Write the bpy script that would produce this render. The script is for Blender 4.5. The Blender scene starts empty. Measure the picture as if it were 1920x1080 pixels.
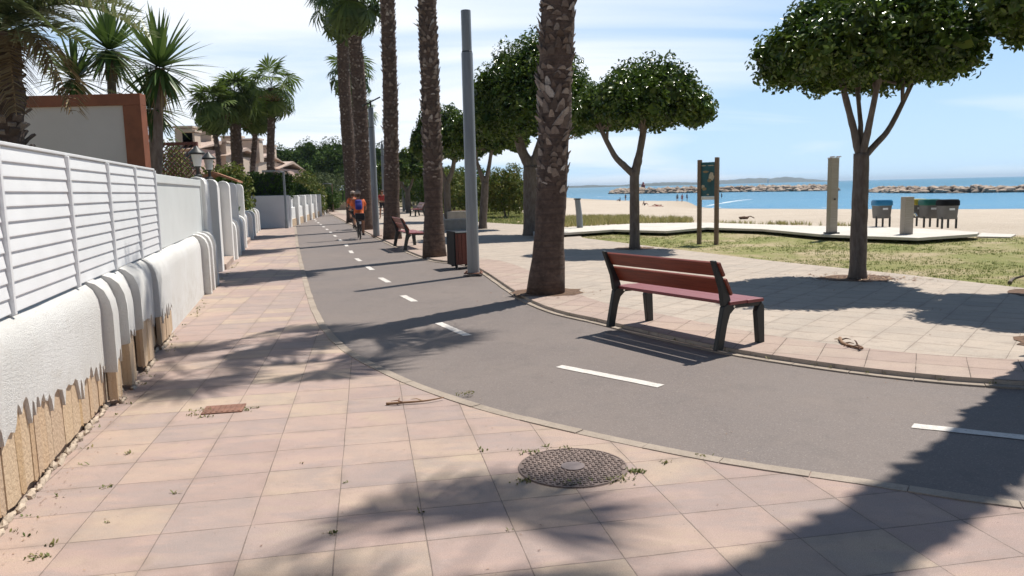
import bpy, bmesh, math, random
import numpy as np
from mathutils import Vector, Matrix
S = bpy.context.scene
COL = S.collection
rad = math.radians

# ------------------------------------------------------------------ camera
F = 1450.0; EYE = 1.65; HAZE = 0.00012
cd = bpy.data.cameras.new('camera'); cam = bpy.data.objects.new('camera', cd); COL.objects.link(cam)
cd.sensor_width = 36.0; cd.lens = F * 36.0 / 1920.0
cd.clip_start = 0.05; cd.clip_end = 60000
PITCH = math.atan(187 / F)
RC = Matrix.Rotation(math.pi / 2 - PITCH, 3, 'X') @ Matrix.Rotation(rad(-1.36), 3, 'Z')
cam.matrix_world = Matrix.Translation((0, 0, EYE)) @ RC.to_4x4()
cd.dof.use_dof = True; cd.dof.focus_distance = 7.0; cd.dof.aperture_fstop = 4.5
S.camera = cam

def G(px, py, z=0.0):
    """point of the level z that the surveyed pixel of the photograph shows"""
    d = RC @ Vector((px - 960, 540 - py, -F)); t = (z - EYE) / d.z
    return Vector((d.x * t, d.y * t, z))
def VY(px, py, Y):
    d = RC @ Vector((px - 960, 540 - py, -F)); t = Y / d.y
    return Vector((d.x * t, Y, EYE + d.z * t))

# ------------------------------------------------------------------ sun, sky, exposure
SUN_AZ, SUN_EL = rad(43.5), rad(61.5)
ld = bpy.data.lights.new('sun', 'SUN'); ld.energy = 5.0; ld.angle = rad(0.5); ld.color = (1.0, 0.945, 0.86)
sun = bpy.data.objects.new('sun', ld); COL.objects.link(sun)
sv = Vector((math.sin(SUN_AZ) * math.cos(SUN_EL), math.cos(SUN_AZ) * math.cos(SUN_EL), math.sin(SUN_EL)))
sun.rotation_euler = sv.to_track_quat('Z', 'Y').to_euler(); sun.location = (0, 0, 40)
S.view_settings.view_transform = 'Standard'; S.view_settings.look = 'None'
S.view_settings.exposure = 0.24; S.view_settings.gamma = 1.0
S.cycles.use_denoising = True
S.cycles.max_bounces = 8; S.cycles.transparent_max_bounces = 12; S.cycles.volume_bounces = 0
S.cycles.sample_clamp_indirect = 6.0

# ------------------------------------------------------------------ node helper
class NT:
    def __init__(s, tree): s.t = tree; s.n = tree.nodes; s.l = tree.links
    def put(s, sock, v):
        if v is None: return
        if isinstance(v, bpy.types.NodeSocket): s.l.new(v, sock)
        elif isinstance(v, (tuple, list)) and len(v) == 3 and sock.type == 'RGBA': sock.default_value = (*v, 1)
        else: sock.default_value = v
    def node(s, typ, **kw):
        n = s.n.new(typ)
        for k, v in kw.items(): setattr(n, k, v)
        return n
    def coord(s, which='Object'): return s.node('ShaderNodeTexCoord').outputs[which]
    def pos(s): return s.node('ShaderNodeNewGeometry').outputs['Position']
    def island(s): return s.node('ShaderNodeNewGeometry').outputs['Random Per Island']
    def objrand(s): return s.node('ShaderNodeObjectInfo').outputs['Random']
    def noise(s, vec, scale, detail=3, rough=0.5, dist=0.0, out=0):
        n = s.node('ShaderNodeTexNoise'); s.put(n.inputs['Vector'], vec); n.inputs['Scale'].default_value = scale
        n.inputs['Detail'].default_value = detail; n.inputs['Roughness'].default_value = rough; n.inputs['Distortion'].default_value = dist
        return n.outputs[out]
    def voro(s, vec, scale, feature='F1', out='Distance', rnd=1.0):
        n = s.node('ShaderNodeTexVoronoi', feature=feature); s.put(n.inputs['Vector'], vec)
        n.inputs['Scale'].default_value = scale; n.inputs['Randomness'].default_value = rnd
        return n.outputs[out]
    def white(s, vec, dim='3D', out='Value'):
        n = s.node('ShaderNodeTexWhiteNoise', noise_dimensions=dim); s.put(n.inputs['Vector'], vec); return n.outputs[out]
    def scale(s, vec, xyz):
        n = s.node('ShaderNodeVectorMath', operation='MULTIPLY'); s.put(n.inputs[0], vec); n.inputs[1].default_value = xyz; return n.outputs[0]
    def dot(s, vec, xyz):
        n = s.node('ShaderNodeVectorMath', operation='DOT_PRODUCT'); s.put(n.inputs[0], vec); n.inputs[1].default_value = xyz; return n.outputs['Value']
    def sep(s, vec):
        n = s.node('ShaderNodeSeparateXYZ'); s.put(n.inputs[0], vec); return n.outputs
    def comb(s, x=0.0, y=0.0, z=0.0):
        n = s.node('ShaderNodeCombineXYZ'); s.put(n.inputs[0], x); s.put(n.inputs[1], y); s.put(n.inputs[2], z); return n.outputs[0]
    def math(s, op, a, b=None, c=None, clamp=False):
        n = s.node('ShaderNodeMath', operation=op, use_clamp=clamp)
        for i, v in enumerate((a, b, c)): s.put(n.inputs[i], v)
        return n.outputs[0]
    def mr(s, v, a, b, c=0.0, d=1.0):
        n = s.node('ShaderNodeMapRange'); n.clamp = True
        for i, x in enumerate((v, a, b, c, d)): s.put(n.inputs[i], x)
        return n.outputs[0]
    def ramp(s, fac, stops, interp='LINEAR'):
        n = s.node('ShaderNodeValToRGB'); cr = n.color_ramp; cr.interpolation = interp
        while len(cr.elements) < len(stops): cr.elements.new(0.5)
        for e, (p, c) in zip(cr.elements, stops): e.position = p; e.color = (*c, 1) if len(c) == 3 else c
        s.put(n.inputs[0], fac); return n.outputs[0]
    def mix(s, fac, a, b, mode='MIX'):
        n = s.node('ShaderNodeMix', data_type='RGBA', blend_type=mode)
        s.put(n.inputs[0], fac); s.put(n.inputs[6], a); s.put(n.inputs[7], b); return n.outputs[2]
    def bump(s, h, strength=0.3, dist=0.01, normal=None):
        n = s.node('ShaderNodeBump'); n.inputs['Strength'].default_value = strength; n.inputs['Distance'].default_value = dist
        s.put(n.inputs['Height'], h); s.put(n.inputs['Normal'], normal); return n.outputs[0]

MATS = {}
def M(name, fn):
    m = bpy.data.materials.new(name); m.use_nodes = True
    t = NT(m.node_tree); b = t.n['Principled BSDF']
    fn(t, b); MATS[name] = m; return m
def simple(name, col, rough=0.6, metal=0.0, var=0.12, nscale=6.0, bump=0.0, bscale=60.0, spec=0.5):
    def fn(t, b):
        c = t.coord()
        n = t.noise(c, nscale, 4, 0.6)
        lo = tuple(x * (1 - var) for x in col); hi = tuple(min(1, x * (1 + var)) for x in col)
        t.put(b.inputs['Base Color'], t.ramp(n, [(0.3, lo), (0.7, hi)]))
        b.inputs['Roughness'].default_value = rough; b.inputs['Metallic'].default_value = metal
        b.inputs['Specular IOR Level'].default_value = spec
        if bump: t.put(b.inputs['Normal'], t.bump(t.noise(c, bscale, 3), bump, 0.01))
    return M(name, fn)

# ------------------------------------------------------------------ world: sky with thin cloud
w = bpy.data.worlds.new('World'); S.world = w; w.use_nodes = True
t = NT(w.node_tree); bg = t.n['Background']
sky = t.node('ShaderNodeTexSky', sky_type='NISHITA'); sky.sun_disc = False
sky.sun_elevation = SUN_EL; sky.sun_rotation = SUN_AZ; sky.altitude = 0; sky.air_density = 1.0; sky.dust_density = 0.35; sky.ozone_density = 1.6
dirv = t.coord('Generated')
dx, dy, dz = t.sep(dirv)
zz = t.math('MAXIMUM', t.math('ADD', dz, 0.12), 0.04)
cv = t.comb(t.math('DIVIDE', dx, zz), t.math('DIVIDE', dy, zz), 0.0)
cl = t.noise(t.scale(cv, (0.40, 0.75, 1)), 1.0, 7, 0.5, 0.8)
cl2 = t.noise(t.scale(cv, (0.22, 0.30, 1)), 1.1, 3, 0.5, 0.4)
ahead = t.mr(dy, 0.1, 0.75)                     # the thin cloud lies ahead, over the coast; the rest of the sky is clear
low = t.mr(dz, 0.62, 0.38)
left = t.mr(dx, 0.55, -0.15, -0.10, 0.09)
mask = t.mr(t.math('ADD', t.math('ADD', t.math('MULTIPLY', cl, 0.6), t.math('MULTIPLY', cl2, 0.5)), left), 0.475, 0.66, 0.0, 0.95)
mask = t.math('MULTIPLY', mask, t.math('MULTIPLY', ahead, low))
hazy = t.mr(dz, 0.0, 0.75, 0.97, 0.25)
tint = t.mix(t.mr(dz, 0.0, 0.34), (11.4, 15.6, 19.4), (5.6, 10.8, 18.6))
base = t.mix(t.math('MULTIPLY', hazy, t.mr(ahead, 0.0, 1.0, 0.12, 1.0)), sky.outputs[0], tint)
skyc = t.mix(mask, base, (17.6, 18.4, 19.6))
t.put(bg.inputs[0], skyc); bg.inputs[1].default_value = 0.05

# ------------------------------------------------------------------ object helpers
def tag(o, label=None, cat=None, group=None, kind=None):
    if label: o['label'] = label
    if cat: o['category'] = cat
    if group: o['group'] = group
    if kind: o['kind'] = kind
    return o
def thing(name, label, cat, loc=(0, 0, 0), rz=0.0, group=None):
    o = bpy.data.objects.new(name, None); COL.objects.link(o); o.empty_display_size = 0.2
    o.location = loc; o.rotation_euler = (0, 0, rz)
    return tag(o, label, cat, group)
def copy_tree(o, parent=None):
    c = o.copy(); COL.objects.link(c)
    if parent: c.parent = parent
    for ch in o.children: copy_tree(ch, c)
    return c

class MB:
    def __init__(s): s.v = []; s.f = []
    def add(s, vs, fs):
        k = len(s.v); s.v.extend([tuple(p) for p in vs]); s.f.extend([tuple(i + k for i in f) for f in fs])
    def hexa(s, p):          # eight points: bottom 0-3, top 4-7
        s.add(p, [(3, 2, 1, 0), (4, 5, 6, 7), (0, 1, 5, 4), (1, 2, 6, 5), (2, 3, 7, 6), (3, 0, 4, 7)])
    def box(s, c, d, rz=0.0):
        hx, hy, hz = d[0] / 2, d[1] / 2, d[2] / 2; cs, sn = math.cos(rz), math.sin(rz)
        P = []
        for z in (-hz, hz):
            for x, y in ((-hx, -hy), (hx, -hy), (hx, hy), (-hx, hy)):
                P.append((c[0] + x * cs - y * sn, c[1] + x * sn + y * cs, c[2] + z))
        s.hexa(P)
    def bar(s, a, b, wd, th, up=(0, 0, 1)):
        a = Vector(a); b = Vector(b); d = (b - a).normalized(); sd = d.cross(Vector(up))
        sd = Vector((1, 0, 0)) if sd.length < 1e-4 else sd.normalized()
        u = sd.cross(d).normalized(); sd = sd * wd / 2; u = u * th / 2
        s.hexa([a - sd - u, a + sd - u, a + sd + u, a - sd + u, b - sd - u, b + sd - u, b + sd + u, b - sd + u])
    def tube(s, pts, rs, n=8, cap=True, wob=0.0, rnd=None):
        pts = [Vector(p) for p in pts]; m = len(pts)
        if not isinstance(rs, (list, tuple)): rs = [rs] * m
        d0 = (pts[1] - pts[0]).normalized()
        ref = Vector((1, 0, 0)) if abs(d0.x) < 0.8 else Vector((0, 1, 0))
        side = (ref - d0 * ref.dot(d0)).normalized(); V = []
        for i in range(m):
            d = (pts[min(i + 1, m - 1)] - pts[max(i - 1, 0)]).normalized()
            side = (side - d * side.dot(d)).normalized(); u = d.cross(side)
            for k in range(n):
                a = 2 * math.pi * k / n; r = rs[i] * (1 + (rnd.uniform(-wob, wob) if rnd else 0))
                V.append(pts[i] + side * (math.cos(a) * r) + u * (math.sin(a) * r))
        Fs = [(i * n + k, i * n + (k + 1) % n, (i + 1) * n + (k + 1) % n, (i + 1) * n + k) for i in range(m - 1) for k in range(n)]
        if cap: Fs += [tuple(range(n))[::-1], tuple((m - 1) * n + k for k in range(n))]
        s.add(V, Fs)
    def lathe(s, prof, c=(0, 0, 0), n=24, cap=True):
        V = [(c[0] + r * math.cos(2 * math.pi * k / n), c[1] + r * math.sin(2 * math.pi * k / n), c[2] + z) for r, z in prof for k in range(n)]
        m = len(prof)
        Fs = [(i * n + k, i * n + (k + 1) % n, (i + 1) * n + (k + 1) % n, (i + 1) * n + k) for i in range(m - 1) for k in range(n)]
        if cap: Fs += [tuple(range(n))[::-1], tuple((m - 1) * n + k for k in range(n))]
        s.add(V, Fs)
    def prism(s, poly, z0, z1):
        n = len(poly)
        s.add([(p[0], p[1], z0) for p in poly] + [(p[0], p[1], z1) for p in poly],
              [tuple(range(n))[::-1], tuple(range(n, 2 * n))] + [(i, (i + 1) % n, n + (i + 1) % n, n + i) for i in range(n)])
    def extrude(s, poly, a, b):   # 3-D polygon list of points at a, same polygon at b
        n = len(poly)
        s.add([tuple(Vector(p) + Vector(a)) for p in poly] + [tuple(Vector(p) + Vector(b)) for p in poly],
              [tuple(range(n))[::-1], tuple(range(n, 2 * n))] + [(i, (i + 1) % n, n + (i + 1) % n, n + i) for i in range(n)])
    def blob(s, c, r, seed=0, amp=0.25, sub=1):
        bm = bmesh.new(); bmesh.ops.create_icosphere(bm, subdivisions=sub, radius=1.0); q = random.Random(seed)
        vs = []
        for v in bm.verts:
            k = 1 + q.uniform(-amp, amp); vs.append((c[0] + v.co.x * r[0] * k, c[1] + v.co.y * r[1] * k, c[2] + v.co.z * r[2] * k))
        s.add(vs, [[v.index for v in f.verts] for f in bm.faces]); bm.free()
    def build(s, name, mat, parent=None, smooth=False, bevel=0.0, loc=None, segs=2, fix=True):
        me = bpy.data.meshes.new(name); me.from_pydata(s.v, [], s.f)
        if fix:
            bm = bmesh.new(); bm.from_mesh(me); bmesh.ops.recalc_face_normals(bm, faces=bm.faces); bm.to_mesh(me); bm.free()
        if mat: me.materials.append(MATS[mat] if isinstance(mat, str) else mat)
        if smooth:
            me.polygons.foreach_set('use_smooth', [True] * len(me.polygons))
            if smooth != 'all': me.set_sharp_from_angle(angle=rad(40))
        o = bpy.data.objects.new(name, me); COL.objects.link(o)
        if parent: o.parent = parent
        if loc is not None: o.location = loc
        if bevel:
            b = o.modifiers.new('bevel', 'BEVEL'); b.width = bevel; b.segments = segs; b.limit_method = 'ANGLE'; b.angle_limit = rad(35)
        return o
def quads(name, V, Fq, mat, parent=None, loc=None, smooth=False):
    """fast mesh from numpy: V (n,3), Fq (m,4)"""
    me = bpy.data.meshes.new(name); V = np.asarray(V, np.float32); Fq = np.asarray(Fq, np.int32)
    me.vertices.add(len(V)); me.vertices.foreach_set('co', V.ravel())
    me.loops.add(Fq.size); me.loops.foreach_set('vertex_index', Fq.ravel())
    k = Fq.shape[1]; me.polygons.add(len(Fq)); me.polygons.foreach_set('loop_start', np.arange(0, Fq.size, k, dtype=np.int32))
    me.update(calc_edges=True); me.validate()
    if mat: me.materials.append(MATS[mat] if isinstance(mat, str) else mat)
    if smooth: me.polygons.foreach_set('use_smooth', [True] * len(me.polygons))
    o = bpy.data.objects.new(name, me); COL.objects.link(o)
    if parent: o.parent = parent
    if loc is not None: o.location = loc
    return o
def smoothline(pts, per=6):
    P = [Vector(p) for p in pts]; out = []
    for i in range(len(P) - 1):
        p0 = P[max(i - 1, 0)]; p1 = P[i]; p2 = P[i + 1]; p3 = P[min(i + 2, len(P) - 1)]
        for k in range(per):
            u = k / per
            out.append(0.5 * ((2 * p1) + (p2 - p0) * u + (2 * p0 - 5 * p1 + 4 * p2 - p3) * u * u + (3 * p1 - p0 - 3 * p2 + p3) * u ** 3))
    out.append(P[-1]); return out

# ------------------------------------------------------------------ materials
def _paving(ang, cw, rw, px, py, stops, joint, jcol, stag=0.0, stain=0.35):
    def fn(t, b):
        c = t.coord(); ca, sa = math.cos(ang), math.sin(ang)
        wob = t.noise(c, 1.7, 4, .6)
        xx = t.math('ADD', t.math('DIVIDE', t.math('SUBTRACT', t.dot(c, (ca, sa, 0)), px), cw), t.math('MULTIPLY', t.math('SUBTRACT', wob, 0.5), 0.03))
        yy = t.math('ADD', t.math('DIVIDE', t.math('SUBTRACT', t.dot(c, (-sa, ca, 0)), py), rw), t.math('MULTIPLY', t.math('SUBTRACT', wob, 0.5), 0.05))
        iy = t.math('FLOOR', yy)
        if stag: xx = t.math('ADD', xx, t.math('MULTIPLY', t.white(t.comb(iy, 3.0, 0.0)), stag))
        ix = t.math('FLOOR', xx)
        idv = t.comb(ix, iy, 0.0)
        r1 = t.white(idv); r2 = t.white(t.comb(iy, ix, 7.0))
        fx = t.math('MULTIPLY', t.math('SUBTRACT', 0.5, t.math('ABSOLUTE', t.math('SUBTRACT', t.math('FRACT', xx), 0.5))), cw)
        fy = t.math('MULTIPLY', t.math('SUBTRACT', 0.5, t.math('ABSOLUTE', t.math('SUBTRACT', t.math('FRACT', yy), 0.5))), rw)
        jn = t.mr(t.noise(c, 3.5, 5, 0.8), 0.30, 0.72, 0.25, 2.4)
        jx = t.mr(t.math('DIVIDE', fx, t.math('MULTIPLY', jn, joint * 0.75)), 0.45, 1.3)
        jy = t.mr(t.math('DIVIDE', fy, t.math('MULTIPLY', jn, joint)), 0.45, 1.15)
        j = t.math('MULTIPLY', jx, jy)
        base = t.ramp(r1, stops)
        grad = t.noise(t.scale(c, (1, 1, 1)), 3.0, 3, 0.6)
        base = t.mix(t.mr(grad, 0.3, 0.7, 0.1, 0.75), base, t.ramp(t.mr(t.noise(t.scale(c, (.6, 1.6, 1)), 2.1, 5, .65), 0.3, 0.7), stops))
        fine = t.noise(c, 210, 2, 0.7)
        base = t.mix(0.6, base, t.ramp(fine, [(0.3, (0.28, 0.28, 0.28)), (0.7, (0.70, 0.70, 0.70))]), 'OVERLAY')
        blot = t.noise(c, 0.9, 5, 0.65)
        base = t.mix(t.mr(blot, 0.42, 0.72, 0.0, stain), base, t.mix(0.6, base, (0.20, 0.16, 0.14)))
        blot2 = t.noise(c, 7.0, 4, 0.7)
        base = t.mix(t.mr(blot2, 0.55, 0.75, 0.0, 0.4), base, (0.25, 0.195, 0.165))
        spk = t.noise(c, 70, 4, 0.8)
        base = t.mix(t.mr(spk, 0.60, 0.72, 0.0, 0.45), base, (0.19, 0.14, 0.12))
        base = t.mix(t.mr(spk, 0.40, 0.28, 0.0, 0.35), base, (0.62, 0.52, 0.44))
        base = t.mix(t.mr(t.voro(c, 9.0), 0.02, 0.05, 0.55, 0.0), base, (0.10, 0.08, 0.07))
        dirt = t.math('MULTIPLY', t.mr(t.math('MINIMUM', fx, fy), 0.0, 0.055, 1.0, 0.0), t.mr(t.noise(c, 2.6, 5, .75), 0.45, 0.7, 0.0, 0.6))
        base = t.mix(dirt, base, (0.21, 0.165, 0.135))
        col = t.mix(j, jcol, base)
        t.put(b.inputs['Base Color'], col); b.inputs['Roughness'].default_value = 0.85
        b.inputs['Specular IOR Level'].default_value = 0.3
        h = t.math('ADD', t.math('MULTIPLY', j, 1.0), t.math('MULTIPLY', fine, 0.12))
        h = t.math('ADD', h, t.math('MULTIPLY', r2, 0.6)); h = t.math('ADD', h, t.math('MULTIPLY', wob, 1.5))
        t.put(b.inputs['Normal'], t.bump(h, 0.5, 0.006))
    return fn
ANG = rad(10.4)
M('paving_pink', _paving(ANG, 0.427, 0.38, 0.204, 0.09, [(0.0, (0.395, 0.290, 0.252)), (0.2, (0.355, 0.262, 0.232)), (0.4, (0.310, 0.255, 0.236)), (0.6, (0.410, 0.300, 0.258)), (0.82, (0.425, 0.328, 0.255)), (1.0, (0.450, 0.358, 0.265))], 0.0026, (0.18, 0.14, 0.118)))
M('paving_grey', _paving(rad(-38), 0.40, 0.40, 0.1, 0.05, [(0.0, (0.42, 0.355, 0.295)), (0.3, (0.39, 0.34, 0.29)), (0.6, (0.45, 0.38, 0.315)), (1.0, (0.47, 0.40, 0.335))], 0.003, (0.21, 0.175, 0.145), 0.0, 0.3))
M('paving_edge', _paving(rad(-28), 0.40, 0.42, 0.0, 0.0, [(0.0, (0.40, 0.30, 0.255)), (0.35, (0.37, 0.285, 0.245)), (0.65, (0.42, 0.32, 0.265)), (1.0, (0.42, 0.345, 0.285))], 0.0035, (0.12, 0.09, 0.07), 0.0, 0.4))
def _asphalt(t, b):
    c = t.coord()
    agg = t.voro(c, 160); agc = t.voro(c, 160, out='Color')
    agv = t.math('MULTIPLY', t.sep(agc)[0], 1.0)
    col = t.ramp(agv, [(0.0, (0.140, 0.116, 0.106)), (0.6, (0.172, 0.143, 0.130)), (0.95, (0.206, 0.173, 0.157)), (1.0, (0.29, 0.255, 0.23))])
    big = t.noise(c, 0.55, 6, 0.62)
    col = t.mix(t.mr(big, 0.38, 0.68), col, t.mix(0.5, col, (0.225, 0.188, 0.168)))
    med = t.noise(c, 3.0, 5, 0.7)
    col = t.mix(t.mr(med, 0.52, 0.8, 0, 0.4), col, (0.095, 0.085, 0.08))
    dust = t.noise(c, 1.4, 4, 0.75, 0.4)
    col = t.mix(t.mr(dust, 0.58, 0.8, 0, 0.4), col, (0.26, 0.215, 0.185))
    crk = t.voro(t.mix(0.12, c, t.noise(c, 2.0, 4, .6, out=1)), 0.42, 'DISTANCE_TO_EDGE')
    col = t.mix(t.math('MULTIPLY', t.mr(crk, 0.002, 0.006, 0.75, 0.0), t.mr(t.noise(c, 0.7, 3), 0.66, 0.74)), col, (0.05, 0.043, 0.04))
    patch = t.white(t.comb(t.math('FLOOR', t.math('MULTIPLY', t.sep(c)[0], 0.22)), t.math('FLOOR', t.math('MULTIPLY', t.sep(c)[1], 0.13)), 0.0))
    col = t.mix(t.mr(patch, 0.55, 1.0, 0.0, 0.06), col, (0.10, 0.088, 0.082))
    t.put(b.inputs['Base Color'], col); t.put(b.inputs['Roughness'], t.mr(big, 0.35, 0.7, 0.6, 0.8)); b.inputs['Specular IOR Level'].default_value = 0.28
    t.put(b.inputs['Normal'], t.bump(agg, 0.22, 0.003))
M('asphalt', _asphalt)
def _line(t, b):
    c = t.coord(); n = t.noise(c, 26, 5, 0.7); sp = t.voro(c, 140)
    col = t.ramp(n, [(0.3, (0.50, 0.46, 0.42)), (0.6, (0.66, 0.62, 0.575))])
    col = t.mix(t.mr(t.noise(c, 45, 4, 0.8), 0.56, 0.68, 0, 0.7), col, (0.25, 0.22, 0.2))
    t.put(b.inputs['Base Color'], col); b.inputs['Roughness'].default_value = 0.7
    t.put(b.inputs['Normal'], t.bump(sp, 0.2, 0.003))
M('line_paint', _line)
def _conc(lo, hi, bs=40, joints=0.0):
    def fn(t, b):
        c = t.coord(); n = t.noise(c, 1.8, 6, 0.65); f = t.noise(c, 90, 3, 0.7)
        col = t.ramp(n, [(0.28, lo), (0.7, hi)])
        col = t.mix(0.4, col, t.ramp(f, [(0.25, (0.3,) * 3), (0.75, (0.7,) * 3)]), 'OVERLAY')
        col = t.mix(t.mr(t.noise(c, 9, 4, 0.7), 0.56, 0.75, 0, 0.4), col, tuple(x * 0.45 for x in lo))
        t.put(b.inputs['Base Color'], col); b.inputs['Roughness'].default_value = 0.88; b.inputs['Specular IOR Level'].default_value = 0.3
        t.put(b.inputs['Normal'], t.bump(t.math('ADD', f, t.noise(c, bs, 3)), 0.35, 0.004))
    return fn
M('kerb_concrete', _conc((0.26, 0.215, 0.175), (0.40, 0.335, 0.275)))
M('pale_concrete', _conc((0.50, 0.47, 0.42), (0.66, 0.62, 0.56)))
M('grey_concrete', _conc((0.30, 0.28, 0.25), (0.44, 0.41, 0.37)))
def _plaster(t, b):
    c = t.coord(); n = t.noise(c, 1.1, 5, 0.6); g = t.noise(c, 62, 5, 0.75)
    col = t.ramp(n, [(0.3, (0.74, 0.725, 0.69)), (0.65, (0.81, 0.805, 0.785))])
    col = t.mix(t.mr(g, 0.56, 0.72, 0, 0.5), col, (0.46, 0.45, 0.42))
    z = t.sep(c)[2]; st = t.noise(t.scale(c, (4.0, 4.0, 0.7)), 2.2, 4, 0.7)
    col = t.mix(t.mr(st, 0.56, 0.8, 0, 0.35), col, (0.55, 0.50, 0.42))
    low = t.math('MULTIPLY', t.mr(z, 0.25, 0.62, 1.0, 0.0), t.mr(t.noise(c, 6, 5, .7), 0.45, 0.7, 0.0, 0.35))
    col = t.mix(low, col, (0.47, 0.40, 0.31))
    col = t.mix(t.mr(t.noise(c, 2.7, 6, .75, .5), 0.60, 0.68, 0.0, 0.3), col, (0.58, 0.54, 0.47))
    t.put(b.inputs['Base Color'], col); b.inputs['Roughness'].default_value = 0.85; b.inputs['Specular IOR Level'].default_value = 0.25
    t.put(b.inputs['Normal'], t.bump(t.math('ADD', g, t.math('MULTIPLY', t.noise(c, 170, 3, .7), .6)), 1.0, 0.014))
M('plaster_white', _plaster)
simple('white_smooth', (0.80, 0.80, 0.78), 0.6, var=0.04, nscale=2, bump=0.15, bscale=30)
simple('white_metal', (0.80, 0.81, 0.82), 0.35, var=0.04, nscale=3)
simple('sheet_panel', (0.75, 0.78, 0.77), 0.35, var=0.05, nscale=1.5, bump=0.08, bscale=4)
simple('render_grey', (0.62, 0.585, 0.555), 0.8, var=0.06, nscale=0.9, bump=0.25, bscale=50)
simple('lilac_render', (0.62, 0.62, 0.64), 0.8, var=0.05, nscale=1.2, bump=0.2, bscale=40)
simple('terracotta_paint', (0.24, 0.08, 0.035), 0.55, var=0.2, nscale=5, bump=0.1, bscale=30)
simple('tile_red', (0.40, 0.17, 0.09), 0.7, var=0.25, nscale=8)
simple('house_beige', (0.60, 0.49, 0.40), 0.85, var=0.08, nscale=1.2, bump=0.2, bscale=20)
simple('house_pink', (0.62, 0.44, 0.38), 0.85, var=0.08, nscale=1.2, bump=0.2, bscale=20)
simple('roof_tile', (0.47, 0.36, 0.30), 0.8, var=0.22, nscale=6)
simple('dark_glass', (0.03, 0.04, 0.05), 0.1, var=0.1)
def _stone(t, b):
    r = t.island(); c = t.coord()
    col = t.ramp(r, [(0.0, (0.44, 0.30, 0.18)), (0.25, (0.54, 0.38, 0.24)), (0.5, (0.50, 0.37, 0.26)), (0.7, (0.58, 0.43, 0.28)), (0.88, (0.52, 0.42, 0.31)), (1.0, (0.48, 0.32, 0.17))])
    s = t.noise(t.scale(c, (5, 5, 0.9)), 4.0, 5, 0.7, 0.4)
    col = t.mix(t.mr(s, 0.35, 0.7, 0, 0.7), col, t.mix(0.5, col, (0.56, 0.46, 0.33)))
    col = t.mix(t.mr(t.noise(c, 17, 4, 0.7), 0.58, 0.78, 0, 0.35), col, (0.28, 0.19, 0.12))
    t.put(b.inputs['Base Color'], col); b.inputs['Roughness'].default_value = 0.8; b.inputs['Specular IOR Level'].default_value = 0.3
    t.put(b.inputs['Normal'], t.bump(t.math('ADD', s, t.noise(c, 40, 4)), 0.7, 0.012))
M('stone_cladding', _stone)
simple('mortar', (0.44, 0.36, 0.28), 0.9, var=0.25, nscale=20, bump=0.6, bscale=60)
def _wood(lo, hi, rough=0.45, coat=0.2):
    def fn(t, b):
        c = t.coord(); r = t.island()
        g = t.noise(t.scale(c, (1.5, 38, 38)), 2.0, 5, 0.6, 0.5)
        col = t.ramp(g, [(0.25, lo), (0.75, hi)])
        col = t.mix(t.math('MULTIPLY', r, 0.35), col, lo)
        t.put(b.inputs['Base Color'], col); b.inputs['Roughness'].default_value = rough; b.inputs['Coat Weight'].default_value = coat; b.inputs['Coat Roughness'].default_value = 0.3
        t.put(b.inputs['Normal'], t.bump(g, 0.15, 0.003))
    return fn
M('bench_wood', _wood((0.12, 0.020, 0.010), (0.31, 0.066, 0.030)))
M('bench_seat_wood', _wood((0.17, 0.032, 0.036), (0.28, 0.065, 0.065), 0.5, 0.15))
M('bin_wood', _wood((0.10, 0.024, 0.016), (0.19, 0.05, 0.03), 0.55, 0.1))
M('post_wood', _wood((0.15, 0.10, 0.07), (0.27, 0.19, 0.135), 0.75, 0.0))
M('grey_wood', _wood((0.30, 0.26, 0.22), (0.46, 0.41, 0.36), 0.8, 0.0))
simple('dark_metal', (0.022, 0.026, 0.026), 0.5, var=0.2, nscale=12)
simple('black_plastic', (0.009, 0.009, 0.010), 0.7, var=0.1, spec=0.2)
simple('rubber', (0.015, 0.015, 0.015), 0.8, var=0.1)
simple('chrome', (0.75, 0.75, 0.75), 0.15, 1.0, var=0.03)
def _post(t, b):
    c = t.coord(); n = t.noise(t.scale(c, (6, 6, 0.5)), 2.0, 5, 0.65)
    col = t.ramp(n, [(0.3, (0.19, 0.205, 0.22)), (0.7, (0.27, 0.29, 0.305))])
    col = t.mix(t.mr(t.noise(c, 22, 4, 0.8), 0.64, 0.74, 0, 0.45), col, (0.12, 0.09, 0.075))
    t.put(b.inputs['Base Color'], col); b.inputs['Roughness'].default_value = 0.45; b.inputs['Metallic'].default_value = 0.25
M('post_grey', _post)
def _bark(t, b):
    c = t.coord(); z = t.sep(c)[2]
    rings = t.noise(t.scale(c, (1.2, 1.2, 22)), 1.0, 4, 0.6)
    n = t.noise(c, 9, 6, 0.7)
    col = t.ramp(n, [(0.3, (0.065, 0.046, 0.038)), (0.7, (0.175, 0.125, 0.10))])
    col = t.mix(t.mr(rings, 0.45, 0.7, 0, 0.6), col, (0.06, 0.045, 0.04))
    t.put(b.inputs['Base Color'], col); b.inputs['Roughness'].default_value = 0.9; b.inputs['Specular IOR Level'].default_value = 0.2
    t.put(b.inputs['Normal'], t.bump(t.math('ADD', rings, n), 0.9, 0.03))
M('palm_bark', _bark)
def _boot(t, b):
    r = t.island(); c = t.coord()
    col = t.ramp(r, [(0.0, (0.07, 0.050, 0.040)), (0.4, (0.14, 0.105, 0.087)), (0.72, (0.23, 0.185, 0.158)), (0.92, (0.34, 0.29, 0.255)), (1.0, (0.52, 0.48, 0.44))])
    n = t.noise(c, 30, 4, 0.7)
    col = t.mix(t.mr(n, 0.45, 0.7, 0, 0.55), col, (0.06, 0.04, 0.03))
    t.put(b.inputs['Base Color'], col); b.inputs['Roughness'].default_value = 0.75
    t.put(b.inputs['Normal'], t.bump(n, 0.5, 0.01))
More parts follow.
